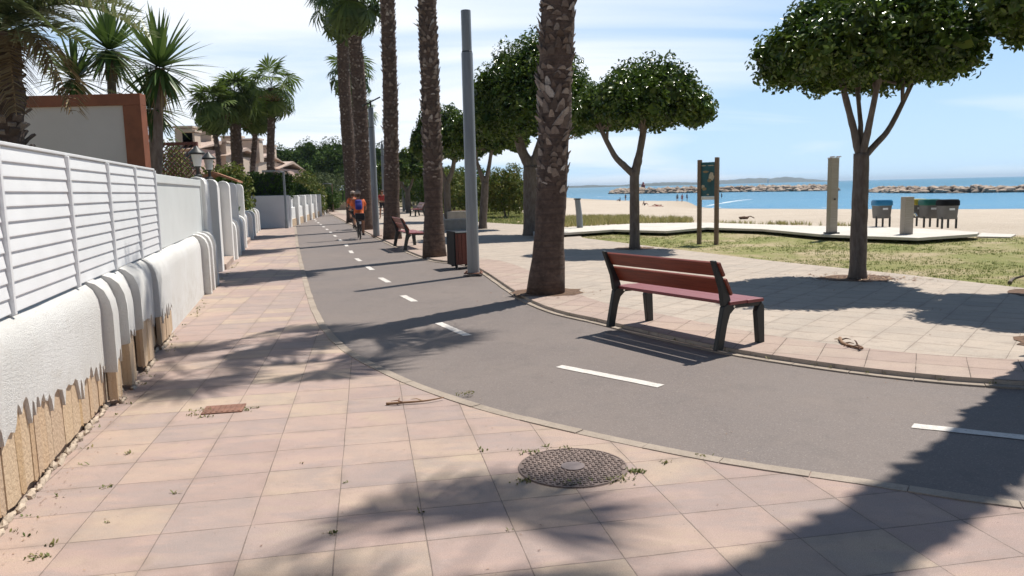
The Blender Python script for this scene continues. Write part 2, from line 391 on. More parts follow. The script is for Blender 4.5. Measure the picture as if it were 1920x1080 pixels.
M('palm_boot', _boot)
def _leaf(stops, rough, trans, tcol, spec=0.5):
    def fn(t, b):
        r = t.island(); c = t.coord()
        col = t.ramp(r, stops)
        col = t.mix(t.mr(t.noise(c, 2.2, 3), 0.35, 0.7, 0, 0.35), col, tuple(x * 1.25 for x in stops[-1][1]))
        t.put(b.inputs['Base Color'], col); b.inputs['Roughness'].default_value = rough; b.inputs['Specular IOR Level'].default_value = spec
        out = t.n['Material Output']
        tr = t.node('ShaderNodeBsdfTranslucent'); t.put(tr.inputs['Color'], t.mix(0.5, col, tcol))
        ms = t.node('ShaderNodeMixShader'); ms.inputs[0].default_value = trans
        t.l.new(b.outputs[0], ms.inputs[1]); t.l.new(tr.outputs[0], ms.inputs[2]); t.l.new(ms.outputs[0], out.inputs['Surface'])
    return fn
M('ficus_leaf', _leaf([(0.0, (0.011, 0.030, 0.006)), (0.45, (0.024, 0.060, 0.010)), (0.75, (0.060, 0.120, 0.018)), (0.93, (0.13, 0.20, 0.03)), (1.0, (0.22, 0.27, 0.06))], 0.22, 0.18, (0.09, 0.17, 0.015), 0.32))  # brightest stops paint sunlit yellow-green highlights onto random leaves
M('palm_leaf', _leaf([(0.0, (0.030, 0.058, 0.018)), (0.5, (0.055, 0.095, 0.026)), (1.0, (0.12, 0.175, 0.045))], 0.42, 0.24, (0.15, 0.22, 0.03), 0.3))
M('far_palm_leaf', _leaf([(0.0, (0.04, 0.075, 0.018)), (0.6, (0.085, 0.135, 0.03)), (1.0, (0.15, 0.20, 0.055))], 0.55, 0.25, (0.16, 0.24, 0.03), 0.2))
M('dry_leaf', _leaf([(0.0, (0.15, 0.095, 0.05)), (0.5, (0.26, 0.18, 0.095)), (1.0, (0.42, 0.33, 0.20))], 0.7, 0.15, (0.3, 0.2, 0.08), 0.2))
M('phoenix_leaf', _leaf([(0.0, (0.05, 0.10, 0.03)), (0.5, (0.10, 0.17, 0.05)), (0.85, (0.20, 0.25, 0.12)), (1.0, (0.36, 0.34, 0.22))], 0.45, 0.2, (0.15, 0.2, 0.05)))
M('yucca_leaf', _leaf([(0.0, (0.030, 0.070, 0.022)), (0.5, (0.055, 0.11, 0.030)), (1.0, (0.12, 0.19, 0.05))], 0.40, 0.15, (0.14, 0.22, 0.04)))
M('hedge_leaf', _leaf([(0.0, (0.020, 0.048, 0.010)), (0.6, (0.040, 0.085, 0.016)), (1.0, (0.10, 0.165, 0.03))], 0.6, 0.14, (0.09, 0.16, 0.02), 0.15))
M('olive_leaf', _leaf([(0.0, (0.05, 0.075, 0.035)), (0.6, (0.10, 0.13, 0.065)), (1.0, (0.19, 0.23, 0.11))], 0.7, 0.15, (0.14, 0.19, 0.05), 0.12))
M('pine_leaf', _leaf([(0.0, (0.022, 0.050, 0.012)), (0.6, (0.048, 0.092, 0.020)), (1.0, (0.10, 0.155, 0.03))], 0.75, 0.10, (0.07, 0.13, 0.02), 0.08))
M('shrub_leaf', _leaf([(0.0, (0.04, 0.080, 0.018)), (0.55, (0.085, 0.145, 0.032)), (0.92, (0.15, 0.21, 0.05)), (1.0, (0.34, 0.22, 0.06))], 0.6, 0.2, (0.15, 0.23, 0.03), 0.2))
M('grass_blade', _leaf([(0.0, (0.125, 0.185, 0.04)), (0.5, (0.20, 0.26, 0.065)), (0.85, (0.33, 0.33, 0.13)), (1.0, (0.50, 0.44, 0.25))], 0.7, 0.2, (0.2, 0.24, 0.06), 0.2))
M('dune_blade', _leaf([(0.0, (0.20, 0.23, 0.06)), (0.5, (0.34, 0.33, 0.11)), (1.0, (0.52, 0.44, 0.24))], 0.75, 0.15, (0.25, 0.24, 0.08), 0.2))
M('weed_blade', _leaf([(0.0, (0.06, 0.09, 0.02)), (0.5, (0.12, 0.15, 0.04)), (0.8, (0.22, 0.20, 0.08)), (1.0, (0.32, 0.25, 0.13))], 0.6, 0.2, (0.15, 0.2, 0.04), 0.2))
def _fbark(t, b):
    c = t.coord(); n = t.noise(t.scale(c, (9, 9, 2.5)), 2.0, 6, 0.65, 0.3)
    col = t.ramp(n, [(0.25, (0.095, 0.075, 0.06)), (0.75, (0.24, 0.205, 0.175))])
    col = t.mix(t.mr(t.noise(c, 3.0, 3), 0.5, 0.75, 0, 0.5), col, (0.12, 0.085, 0.06))
    t.put(b.inputs['Base Color'], col); b.inputs['Roughness'].default_value = 0.85; b.inputs['Specular IOR Level'].default_value = 0.25
    t.put(b.inputs['Normal'], t.bump(n, 0.6, 0.02))
M('ficus_bark', _fbark)
def _sand(t, b):
    c = t.coord(); x, y, z = t.sep(c)
    n = t.noise(c, 0.25, 6, 0.6); m = t.noise(c, 2.4, 4, 0.7); f = t.noise(c, 60, 3, 0.8)
    col = t.ramp(n, [(0.3, (0.47, 0.40, 0.325)), (0.7, (0.555, 0.485, 0.405))])
    col = t.mix(t.mr(m, 0.42, 0.7, 0, 0.5), col, (0.43, 0.345, 0.255))
    wet = t.mr(z, -2.22, -2.08, 0.55, 0.0)
    col = t.mix(wet, col, (0.34, 0.27, 0.19))
    col = t.mix(t.mr(t.math('ADD', x, t.math('MULTIPLY', y, -0.05)), -6.5, -3.5, 0.85, 0.0), col, t.ramp(t.noise(c, 0.8, 5, 0.7), [(0.35, (0.16, 0.15, 0.07)), (0.65, (0.33, 0.27, 0.17))]))
    t.put(b.inputs['Base Color'], col); b.inputs['Roughness'].default_value = 0.95; b.inputs['Specular IOR Level'].default_value = 0.2
    t.put(b.inputs['Normal'], t.bump(t.math('ADD', m, f), 0.6, 0.05))
M('sand', _sand)
def _turf(t, b):
    c = t.coord(); n = t.noise(c, 0.45, 5, 0.65, 0.3); m = t.noise(c, 4.0, 4, 0.7); f = t.noise(c, 70, 3, 0.8)
    col = t.ramp(n, [(0.30, (0.19, 0.215, 0.07)), (0.46, (0.27, 0.27, 0.105)), (0.58, (0.42, 0.35, 0.21)), (0.68, (0.52, 0.43, 0.30))])
    col = t.mix(t.mr(m, 0.5, 0.75, 0, 0.5), col, (0.38, 0.30, 0.18))
    t.put(b.inputs['Base Color'], col); b.inputs['Roughness'].default_value = 0.95; b.inputs['Specular IOR Level'].default_value = 0.15
    t.put(b.inputs['Normal'], t.bump(t.math('ADD', m, f), 0.8, 0.03))
M('turf', _turf)
def _sea(t, b):
    c = t.coord(); x, y, z = t.sep(c)
    d = t.math('SQRT', t.math('ADD', t.math('MULTIPLY', x, x), t.math('MULTIPLY', y, y)))
    near = t.mr(d, 90, 520)
    col = t.mix(near, (0.05, 0.245, 0.42), (0.018, 0.15, 0.235))
    pat = t.noise(t.scale(c, (0.02, 0.05, 1)), 1.0, 5, 0.6)
    col = t.mix(t.mr(pat, 0.4, 0.65, 0, 0.6), col, (0.025, 0.175, 0.33))
    sand = t.mr(t.noise(t.scale(c, (0.05, 0.09, 1)), 1.0, 3), 0.45, 0.75, 0, 0.35)
    col = t.mix(t.math('MULTIPLY', sand, t.math('SUBTRACT', 1.0, near)), col, (0.16, 0.31, 0.36))
    t.put(b.inputs['Base Color'], col); b.inputs['Roughness'].default_value = 0.3; b.inputs['Specular IOR Level'].default_value = 0.15
    w1 = t.noise(t.scale(c, (0.5, 0.9, 1)), 1.0, 5, 0.6, 0.2)
    t.put(b.inputs['Normal'], t.bump(w1, 0.9, 0.9))
M('sea_water', _sea)
simple('foam', (0.80, 0.81, 0.80), 0.8, var=0.1, nscale=2)
def _rock(t, b):
    r = t.island(); c = t.coord()
    col = t.ramp(r, [(0.0, (0.26, 0.20, 0.155)), (0.5, (0.42, 0.325, 0.25)), (1.0, (0.56, 0.46, 0.37))])
    col = t.mix(t.mr(t.noise(c, 1.2, 4), 0.45, 0.7, 0, 0.5), col, (0.24, 0.19, 0.15))
    col = t.mix(t.mr(t.sep(c)[2], -2.15, -1.6, 0.85, 0.0), col, (0.07, 0.06, 0.05))
    t.put(b.inputs['Base Color'], col); b.inputs['Roughness'].default_value = 0.9
M('rock', _rock)
simple('hill_scrub', (0.05, 0.062, 0.052), 0.95, var=0.5, nscale=0.02)
simple('soil', (0.13, 0.075, 0.045), 0.95, var=0.4, nscale=14, bump=0.9, bscale=40)
def _litter(t, b):
    r = t.island(); t.put(b.inputs['Base Color'], t.ramp(r, [(0, (0.10, 0.05, 0.03)), (0.4, (0.20, 0.10, 0.055)), (0.75, (0.32, 0.20, 0.11)), (1, (0.5, 0.40, 0.27))])); b.inputs['Roughness'].default_value = 0.8
M('litter', _litter)
simple('cast_iron', (0.20, 0.15, 0.13), 0.6, 0.3, var=0.3, nscale=14)
simple('cast_plate', (0.22, 0.175, 0.165), 0.45, 0.35, var=0.2, nscale=14)
simple('rust_iron', (0.22, 0.11, 0.075), 0.7, 0.2, var=0.3, nscale=10)

# ================================================================== SETTING
SEA_Z = -2.2
SHORE = [(1200, -500), (500, -120), (210, 40)] + [tuple(p)[:2] for p in smoothline([G(px, py, SEA_Z) for px, py in ((2600, 383), (1920, 391), (1650, 391.5), (1420, 391), (1345, 390), (1318, 386), (1305, 380), (1285, 376.5), (1200, 376), (1150, 374.5), (1085, 371.5))], 4)] + [(24, 300), (0, 420), (-200, 900), (-2500, 5000), (-8000, 13000)]
def sdist(P):
    P = np.asarray(P, float)[:, :2]; A = np.array(SHORE[:-1], float); B = np.array(SHORE[1:], float)
    best = np.full(len(P), 1e18); sg = np.zeros(len(P))
    for a, b in zip(A, B):
        d = b - a; r = P - a; tt = np.clip((r @ d) / (d @ d), 0, 1); q = r - tt[:, None] * d
        ds = np.sqrt((q * q).sum(1)); cr = d[0] * r[:, 1] - d[1] * r[:, 0]; m = ds < best - 1e-9
        best = np.where(m, ds, best); sg = np.where(m, np.sign(cr), sg)
    return best * sg
def heightmap(X, Y):
    d = sdist(np.stack([X, Y], 1))
    r = np.hypot(X, Y); az = X / np.maximum(Y, 4.0); f = np.clip((az + 0.02) / 0.06, 0, 1); f = f * f * (3 - 2 * f)
    dw = np.maximum(0, r - 33) * f; dd = np.maximum(d, 0.0)
    z = -0.06 + (SEA_Z - 0.02 + 0.06) * dw / (dw + dd + 1e-6)
    z = np.where(d > 0, np.where(f > 0, z, np.maximum(SEA_Z + np.minimum(dd * 0.2, 2.14), -0.06)), SEA_Z - 0.02 + np.maximum(d * 0.08, -5))
    und = 0.07 * np.sin(X * 0.31 + 1.7 * np.sin(Y * 0.13)) * np.sin(Y * 0.27 + np.sin(X * 0.2)) + 0.03 * np.sin(X * 0.9 + Y * 0.7)
    k = np.clip((d - 3) / 8, 0, 1) * np.clip((r - 36) / 8, 0, 1) * f
    return z + und * k
xs = np.concatenate([[-9000, -4000, -1800, -900, -500, -300, -200, -140, -100, -75], np.arange(-60, 130, 1.7), [140, 160, 190, 240, 320, 450, 700]])
ys = np.concatenate([[-300, -120, -60], np.arange(-30, 230, 2.2), [245, 270, 310, 360, 430, 520, 700, 1000, 1600, 3000, 6000, 12000]])
XX, YY = np.meshgrid(xs, ys); ZZ = heightmap(XX.ravel(), YY.ravel())
nx, ny = len(xs), len(ys); ii = (np.arange(ny - 1)[:, None] * nx + np.arange(nx - 1)[None]).ravel()
tag(quads('ground', np.stack([XX.ravel(), YY.ravel(), ZZ], 1), np.stack([ii, ii + 1, ii + nx + 1, ii + nx], 1), 'sand', smooth=True), kind='structure')
sx = np.concatenate([[-12000, -3000, -600], np.arange(-100, 400, 50), [600, 1500, 4000, 9000, 14000]]); sy = np.concatenate([[-3000, -500], np.arange(0, 600, 50), [800, 2000, 6000, 10000, 14000]])
XX, YY = np.meshgrid(sx, sy); nx, ny = len(sx), len(sy); ii = (np.arange(ny - 1)[:, None] * nx + np.arange(nx - 1)[None]).ravel()
tag(quads('sea', np.stack([XX.ravel(), YY.ravel(), np.full(XX.size, SEA_Z)], 1), np.stack([ii, ii + 1, ii + nx + 1, ii + nx], 1), 'sea_water'), kind='structure')

def sheet(name, poly, z, mat, kind='structure'):
    b = MB(); b.add([(p[0], p[1], z) for p in poly], [tuple(range(len(poly)))])
    o = b.build(name, mat, fix=False)
    if o.data.polygons[0].normal.z < 0: o.data.flip_normals()
    return tag(o, kind=kind)
def strip(name, line, w0, w1, z, mat, zb=None):
    """band along a line, w0..w1 metres to its left"""
    L = [Vector((p[0], p[1], 0)) for p in line]; b = MB(); V = []
    for i, p in enumerate(L):
        d = (L[min(i + 1, len(L) - 1)] - L[max(i - 1, 0)]).normalized(); nrm = Vector((-d.y, d.x, 0))
        for w_ in (w0, w1):
            q = p + nrm * w_; V.append((q.x, q.y, z))
    n = len(L); b.add(V, [(2 * i, 2 * i + 2, 2 * i + 3, 2 * i + 1) for i in range(n - 1)])
    if zb is not None:
        k = 2 * n; V2 = V + [(v[0], v[1], zb) for v in V]
        b = MB(); b.add(V2, [(2 * i, 2 * i + 2, 2 * i + 3, 2 * i + 1) for i in range(n - 1)] + [(2 * i, 2 * i + 2, k + 2 * i + 2, k + 2 * i) for i in range(n - 1)]
                        + [(2 * i + 1, 2 * i + 3, k + 2 * i + 3, k + 2 * i + 1) for i in range(n - 1)])
    return tag(b.build(name, mat), kind='structure')

LK = smoothline([(14, 0.2, 0), (8, 1.75, 0), (4.6, 2.95, 0), (2.58, 3.76, 0), (1.98, 4.09, 0), (1.13, 4.58, 0), (0.13, 5.40, 0), (-0.49, 6.06, 0), (-1.09, 6.90, 0), (-1.8, 8.19, 0), (-2.63, 10.43, 0),
                 (-4.05, 15.19, 0), (-6.79, 24.73, 0), (-10.72, 38.75, 0), (-13.2, 47, 0), (-16.8, 60, 0), (-23, 82, 0), (-34, 120, 0)], 6)
RK = smoothline([(15, 3.6, 0), (9, 4.6, 0), (6, 5.35, 0), (4.06, 6.0, 0), (3.31, 6.37, 0), (2.63, 6.95, 0), (2.02, 7.68, 0), (1.15, 9.21, 0), (0.3, 11.05, 0), (-0.84, 16.6, 0), (-2.06, 18.76, 0),
                 (-4.11, 25.5, 0), (-7.6, 37.6, 0), (-10.2, 47, 0), (-13.3, 58, 0), (-19.5, 80, 0), (-31, 120, 0)], 6)
road = [(p.x, p.y) for p in LK] + [(p.x, p.y) for p in RK[::-1]]
sheet('bike_path', road, -0.02, 'asphalt')
TH = rad(15.7); U = Vector((-math.sin(TH), math.cos(TH), 0)); NO = Vector((math.cos(TH), math.sin(TH), 0)); W0 = Vector((-2.57, 3.65, 0))
def W(s, o=0.0, z=0.0): return W0 + U * s + NO * o + Vector((0, 0, z))
walk = [(p.x, p.y) for p in LK] + [(-38, 119), (-30, 88), tuple(W(52, -4))[:2], tuple(W(34.5, -4))[:2], tuple(W(34.5, -0.15))[:2], tuple(W(-8, -0.15))[:2], (-1.6, -8), (14, -8)]
sheet('sidewalk', walk, 0.0, 'paving_pink')
def kerbstones(name, line, w0, w1, z, zb, seed, L0=0.5):
    """kerb of separate stones laid end to end along a line"""
    P = [Vector((p[0], p[1], 0)) for p in line]; acc = [0.0]; q = random.Random(seed); b = MB()
    for a, c in zip(P, P[1:]): acc.append(acc[-1] + (c - a).length)
    def at(s):
        k = max(0, min(len(P) - 2, int(np.searchsorted(acc, s)) - 1)); u = (s - acc[k]) / max(1e-6, acc[k + 1] - acc[k]); return P[k].lerp(P[k + 1], u)
    s = 0.0
    while s < acc[-1] - L0:
        e = s + L0 * (1.0 if s < 60 else 4.0); dzz = q.uniform(-.0025, .0025); dw = q.uniform(-.004, .004); m = (s + e) / 2; R = []
        for x in (s + .003, m, e - .003):
            p_ = at(x); d = (at(min(x + .02, acc[-1])) - at(max(x - .02, 0))).normalized(); n_ = Vector((-d.y, d.x, 0)); R.append((p_ + n_ * (w0 + dw), p_ + n_ * (w1 + dw)))
        for (a0, a1), (b0, b1) in zip(R, R[1:]):
            up = Vector((0, 0, z + dzz)); dn = Vector((0, 0, zb)); b.hexa([a0 + dn, b0 + dn, b1 + dn, a1 + dn, a0 + up, b0 + up, b1 + up, a1 + up])
        s = e
    return tag(b.build(name, 'kerb_concrete'), kind='structure')
kerbstones('kerb_strip', LK, -0.002, 0.088, 0.006, -0.05, 1)
kerbstones('kerb_edge', RK, 0.004, 0.085, -0.006, -0.05, 2)
prom = [(p.x, p.y) for p in RK] + [(-22, 122), (-12, 82), (-5.5, 58), (-3.2, 47), (-2.2, 39.6), (0.2, 35.2), (1.6, 33), (2.3, 30), (2.3, 24.6), (3.51, 21.2), (5.42, 15.93), (6.75, 13.11), (7.5, 11.11), (9.2, 8.2), (12, 5), (16, 2.5)]
pb = MB(); pb.prism(prom, -0.06, 0.03); tag(pb.build('promenade', 'paving_grey'), kind='structure')
strip('pavement_border', RK, -0.83, -0.004, 0.034, 'paving_edge')

lawn = [(2.4, 27.8), (2.3, 24.6), (3.51, 21.2), (5.42, 15.93), (6.75, 13.11), (7.5, 11.11), (9.2, 8.2), (12, 5), (16, 2.5), (30, 0), (44, 8), (44, 19.5), (20, 21.2), (15.5, 21.9), (13.2, 21.6), (11.3, 20.9), (8.9, 22.5), (8.6, 26.5), (6.8, 28.6), (4.8, 28.4)]
sheet('lawn', lawn, 0.0, 'turf')
lawn2 = [(1.55, 33.2), (0.2, 35.2), (-2.2, 39.6), (-3.2, 47), (-5.5, 58), (-12, 82), (-4, 84), (0.6, 64), (1.0, 46), (1.1, 38), (1.5, 34.2)]
sheet('grass_field', lawn2, -0.01, 'turf')
wk = [G(px, py, 0.17) for px, py in [(1000, 440), (1100, 434), (1150, 430.5), (1250, 433), (1325, 426.5), (1430, 429.5), (1480, 434), (1540, 439.5), (1620, 442.5), (1722, 446), (1832, 438.5), (1836, 435), (1760, 430), (1640, 424.5), (1500, 423), (1330, 417.2), (1200, 418.5), (1100, 424), (1000, 432)]]
b = MB(); b.prism([(p.x, p.y) for p in wk], 0.10, 0.17); tag(b.build('concrete_walkway', 'pale_concrete'), kind='structure')
strip('walkway_footing', [G(x, y, .1) for x, y in ((1000, 436), (1100, 429), (1200, 424.5), (1330, 421.8), (1430, 425.5), (1540, 431), (1640, 433.5), (1722, 437), (1800, 435.5))], -0.45, 0.45, 0.098, 'grey_concrete', -0.06)
b = MB(); b.prism([(p.x, p.y) for p in [G(x, y, 0.03) for x, y in [(1840, 437), (1905, 440), (1895, 445), (1832, 444)]]], -0.05, 0.04); tag(b.build('concrete_ramp', 'pale_concrete'), kind='structure')

# foam lines at the water's edge
b = MB(); rq = random.Random(4)
def foamband(pts, w_, z=SEA_Z + 0.006):
    L = smoothline([(p[0], p[1], 0) for p in pts], 10); V = []
    for i, p in enumerate(L):
        d = (L[min(i + 1, len(L) - 1)] - L[max(i - 1, 0)]).normalized(); nrm = Vector((-d.y, d.x, 0)); k = math.sin(math.pi * i / (len(L) - 1)) ** 0.5 * w_ * rq.uniform(0.5, 1.3)
        for s_ in (-k / 2, k / 2): q = p + nrm * s_; V.append((q.x, q.y, z))
    b.add(V, [(2 * i, 2 * i + 2, 2 * i + 3, 2 * i + 1) for i in range(len(L) - 1)])
foamband([G(px, py, SEA_Z)[:2] for px, py in [(1322, 387), (1345, 382.5), (1375, 377.5), (1400, 374.5), (1412, 373.5)]], 0.8)
foamband([G(px, py, SEA_Z)[:2] for px, py in [(1318, 391), (1338, 390), (1352, 388.5)]], 0.7)
foamband([G(px, py, SEA_Z)[:2] for px, py in [(1540, 389.5), (1552, 389), (1562, 389.3)]], 0.8)
foamband([G(px, py, SEA_Z)[:2] for px, py in [(1108, 369), (1150, 368.6), (1190, 367.5)]], 1.5)
tag(b.build('surf_foam', 'foam'), kind='structure')

# hills across the bay
def ridge(name, px0, px1, Y, hs, seed, depth):
    q = random.Random(seed); n = 60; V = []; Fs = []
    for j, (dy, k) in enumerate(((-depth, 0.0), (-depth * 0.55, 0.45), (-depth * 0.25, 0.8), (0, 1.0), (depth * 0.5, 0.6), (depth, 0.0))):
        for i in range(n + 1):
            u = i / n; x = VY(px0 + (px1 - px0) * u, 345, Y).x
            f = u * (len(hs) - 1); a = int(min(f, len(hs) - 2)); c = (1 - math.cos((f - a) * math.pi)) / 2; h = hs[a] * (1 - c) + hs[a + 1] * c
            V.append((x * (1 + dy / Y * 0.3), Y + dy, SEA_Z - 1 + (h + 1) * k * (1 + q.uniform(-0.10, 0.10))))
    for j in range(5):
        for i in range(n): a = j * (n + 1) + i; Fs.append((a, a + 1, a + n + 2, a + n + 1))
    bb = MB(); bb.add(V, Fs); return tag(bb.build(name, 'hill_scrub', smooth='all'), kind='structure')
ridge('hills', 1215, 1545, 4200, [4, 10, 13, 12, 12, 18, 21, 25, 27, 24, 29, 24, 15, 3], 3, 420)
ridge('hills', 1020, 1330, 3000, [4, 8, 7, 9, 7, 6, 9, 11, 13, 11, 10, 4], 5, 300)

# ================================================================== LEFT WALL AND FENCES
bw = thing('boundary_wall', 'rough white plastered garden wall with rounded top and jagged stone facing along its foot', 'wall', W0, TH)
PROF = [(-0.42, 0.3), (-0.012, -0.05), (0.0, -0.05), (0.0, 0.78), (-0.012, 0.86), (-0.045, 0.935), (-0.09, 0.98), (-0.15, 1.0), (-0.42, 1.0)]
RIBPROF = [(-0.42, 0.3), (0.068, -0.05), (0.08, -0.05), (0.08, 0.74), (0.066, 0.84), (0.03, 0.925), (-0.03, 0.98), (-0.10, 1.006), (-0.42, 1.008)]
RIBS = [(2.46, 2.66, 0.0), (2.98, 3.24, 0.01), (3.66, 4.2, 0.0), (4.8, 5.65, -0.02)]
jq = random.Random(77); JAG = []; STONES = []; s = -7.2
ENDS = sorted([x for r_ in RIBS for x in r_[:2]] + [5.66])
while s < 5.655:
    wd = jq.choice((jq.uniform(0.07, 0.13), jq.uniform(0.12, 0.26))); nxt = [e for e in ENDS if e > s + 1e-4][0]
    if s + wd > nxt - 0.05: wd = nxt - s
    hg = 0.46 + 0.07 * math.sin(s * 2.3) + jq.uniform(-0.06, 0.05); lo = hg - jq.uniform(0.02, 0.14); STONES.append((s, wd))
    JAG += [(s + 0.002, lo), (s + wd * jq.uniform(.15, .35), hg * jq.uniform(.93, .98)), (s + wd * jq.uniform(.42, .6), hg), (s + wd * jq.uniform(.7, .88), hg * jq.uniform(.9, .98))]
    s += wd
def jag(s):
    if s > 5.66: return -0.05
    for (a, za), (b_, zb) in zip(JAG, JAG[1:]):
        if a <= s <= b_: return za + (zb - za) * (s - a) / (b_ - a)
    return 0.4
def wallrun(b, s0, s1, off=0.0, prof=PROF, seg=0.35, jit=0.006, seed=1, lower=None):
    q = random.Random(seed); n = max(1, int((s1 - s0) / seg)); ss = [s0 + (s1 - s0) * i / n for i in range(n + 1)]
    if lower: ss = sorted(set(ss) | {k for k, _ in JAG if s0 < k < s1} | {x for x in (5.655, 5.665) if s0 < x < s1})
    rows = []; dz = [q.uniform(-jit, jit) for _ in range(400)]
    for i, s in enumerate(ss):
        lo = lower(s) if lower else -0.05; f = s / 0.4; k = int(math.floor(f)) % 390; w_ = dz[k] * (1 - f % 1) + dz[k + 1] * (f % 1)
        rows.append([(x + off + w_ * (0 if z < 0 else 1), s, lo if z < 0 else z + w_) for x, z in prof])
    m = len(prof); V = [p for r in rows for p in r]; n = len(rows) - 1
    Fs = [(i * m + k, i * m + k + 1, (i + 1) * m + k + 1, (i + 1) * m + k) for i in range(n) for k in range(m - 1)]
    Fs += [tuple(range(m))[::-1], tuple(n * m + k for k in range(m))]
    b.add(V, Fs)
b = MB(); wallrun(b, -7, 11.14, 0, PROF, 0.2, 0.006, 1, jag); b.build('plaster_base', 'plaster_white', bw, smooth=True)
for k, (s0, s1, of) in enumerate(RIBS):
    b = MB(); wallrun(b, s0, s1, of, RIBPROF, 0.1, 0.004, 20 + k, lambda s: jag(s) * 0.95 + 0.03 * math.sin(s * 40)); b.build('pier', 'plaster_white', bw, smooth=True, bevel=0.03, segs=3)
for k, (s0, s1) in enumerate([(9.6, 9.8), (10.2, 10.42), (10.85, 11.15)]):
    b = MB(); wallrun(b, s0, s1, 0.03, RIBPROF, 0.1, 0.003, 30 + k); b.build('pier', 'plaster_white', bw, smooth=True, bevel=0.03, segs=3)
q = random.Random(7)
def ribout(s):
    for s0, s1, of in RIBS:
        if s0 <= s <= s1: return 0.08 + of
    return 0.0
b = MB(); s = -7.0; lean0 = 0.0
def flag(s, wd, o, l0, l1, axis=0, h=0.66):
    f = o - 0.013 - q.uniform(0.0, 0.010); g_ = 0.002
    out = [(g_, 0.05 + q.uniform(-.015, .02)), (wd * .5, 0.045 + q.uniform(-.015, .02)), (wd - g_, 0.05 + q.uniform(-.015, .02)), (wd - g_ + l1 * .5, h * .55), (wd - g_ + l1, h), (g_ + l0, h), (g_ + l0 * .5, h * .5)]
    if axis == 0: b.extrude([(f, s + y, z) for y, z in out], (-0.03, 0, 0), (0, 0, 0))
    else: b.extrude([(o + y, s, z) for y, z in out], (0, 0.03, 0), (0, 0.004, 0))
for s, wd in STONES:
    l1 = q.uniform(-0.06, 0.06) if wd > 0.1 and not any(abs(s + wd - e) < 1e-3 for e in ENDS) else 0.0
    flag(s, wd, ribout(s + wd / 2), lean0, l1); lean0 = l1
for s0, s1, of in RIBS:
    o_ = 0.08 + of; s = s0; flag(s0, o_ * .5, 0.0, 0, 0, 1, 0.6); flag(s0, o_ * .5 - 0.012, o_ * .5, 0, 0, 1, 0.6)
b.build('stone_facing', 'stone_cladding', bw, bevel=0.003, segs=1)
b = MB(); b.box((-0.25, -0.7, 0.25), (0.40, 12.6, 0.6)); b.build('core', 'mortar', bw)
b = MB(); s = -7.0
while s < 5.66:
    wd = q.uniform(0.02, 0.11); o = ribout(s + wd / 2)
    b.blob((o - 0.012 + q.uniform(-.012, .014), s + wd / 2, 0.006), (0.022, wd * 0.7, q.uniform(.020, .040)), int(s * 991) + 7000, 0.3); s += wd
b.build('footing', 'mortar', bw)

lf = thing('louvre_fence', 'white slatted louvre fence standing on the plastered garden wall', 'fence', W(0, -0.12, 1.0), TH)
PS = [-3.18, -1.85, -0.52, 0.785, 2.21, 3.52, 4.80, 6.04]
for i in range(len(PS) - 1):
    b = MB(); s0, s1 = PS[i] + 0.022, PS[i + 1] - 0.022
    for k in range(11):
        z = 0.047 + k * 0.0865
        b.extrude([(0.032, 0, z - 0.043), (0.039, 0, z - 0.039), (0.038, 0, z - 0.028), (0.028, 0, z + 0.045), (0.020, 0, z + 0.048), (0.012, 0, z + 0.040), (0.025, 0, z - 0.033)], (0, s0, 0), (0, s1, 0))
    b.build('louvre_panel', 'white_metal', lf, bevel=0.002, segs=1)
for p in PS:
    b = MB(); b.box((0.02, p, 0.478), (0.075, 0.040, 0.965)); b.build('post', 'white_metal', lf, bevel=0.006)
b = MB(); b.box((0.012, 1.43, 0.975), (0.06, 9.25, 0.022)); b.build('top_rail', 'white_metal', lf, bevel=0.004)

sf = thing('sheet_fence', 'smooth pale sheet fence panel between louvre fence and gate pillars', 'fence', W(0, -0.12, 1.0), TH)
b = MB(); b.box((0.0, 8.6, 0.41), (0.02, 4.95, 0.82)); b.build('panel', 'sheet_panel', sf, bevel=0.004)
b = MB(); b.box((0.012, 8.6, 0.875), (0.035, 5.02, 0.11)); b.build('top_rail', 'sheet_panel', sf, bevel=0.006)
for p in (6.1, 6.5, 8.75, 11.1):
    b = MB(); b.box((-0.025 if 6.3 < p < 11 else 0.014, p, 0.47), (0.04, 0.05, 0.94)); b.build('post', 'sheet_panel', sf, bevel=0.006)

PILR = [(-0.30, 0), (0.0, 0), (0.0, 1.86), (-0.02, 1.93), (-0.07, 1.98), (-0.15, 2.0), (-0.23, 1.98), (-0.28, 1.93), (-0.30, 1.86)]
def pillar(s0, s1, off, label, h=2.0, mat='white_smooth'):
    t_ = thing('gate_pillar', label, 'pillar', W((s0 + s1) / 2, off, 0), TH, 'white pillars along the garden gates')
    b = MB(); d = (s1 - s0) / 2; k = h / 2.0
    b.extrude([(x, 0, z * k - (0.05 if z == 0 else 0)) for x, z in PILR], (0, -d, 0), (0, d, 0)); b.build('shaft', mat, t_, bevel=0.015)
    return t_
pillar(11.16, 11.9, -0.02, 'white rounded pillar at the end of the smooth sheet fence panel')
pillar(13.6, 14.0, -0.02, 'white pillar just past the sheet fence, nearest side of the first gate')
pillar(16.4, 16.8, 0.02, 'white pillar at the far side of the first garden gate')
pillar(19.4, 19.8, 0.0, 'white pillar between two rounded low wall stubs far along the pavement')
pillar(22.6, 23.0, 0.0, 'last tall white pillar before the clipped overhanging hedge')
def gate(s0, s1, label, off=-0.22):
    g_ = thing('garden_gate', label, 'gate', W(s0, off, 0), TH, 'white garden gates')
    b = MB(); b.box((0, (s1 - s0) / 2, 0.98), (0.04, s1 - s0 - 0.04, 1.72)); b.build('leaf', 'white_smooth', g_, bevel=0.01)
    b = MB(); b.box((0.06, (s1 - s0) / 2, 0.06), (0.36, s1 - s0, 0.14)); b.build('step', 'paving_edge', g_, bevel=0.01)
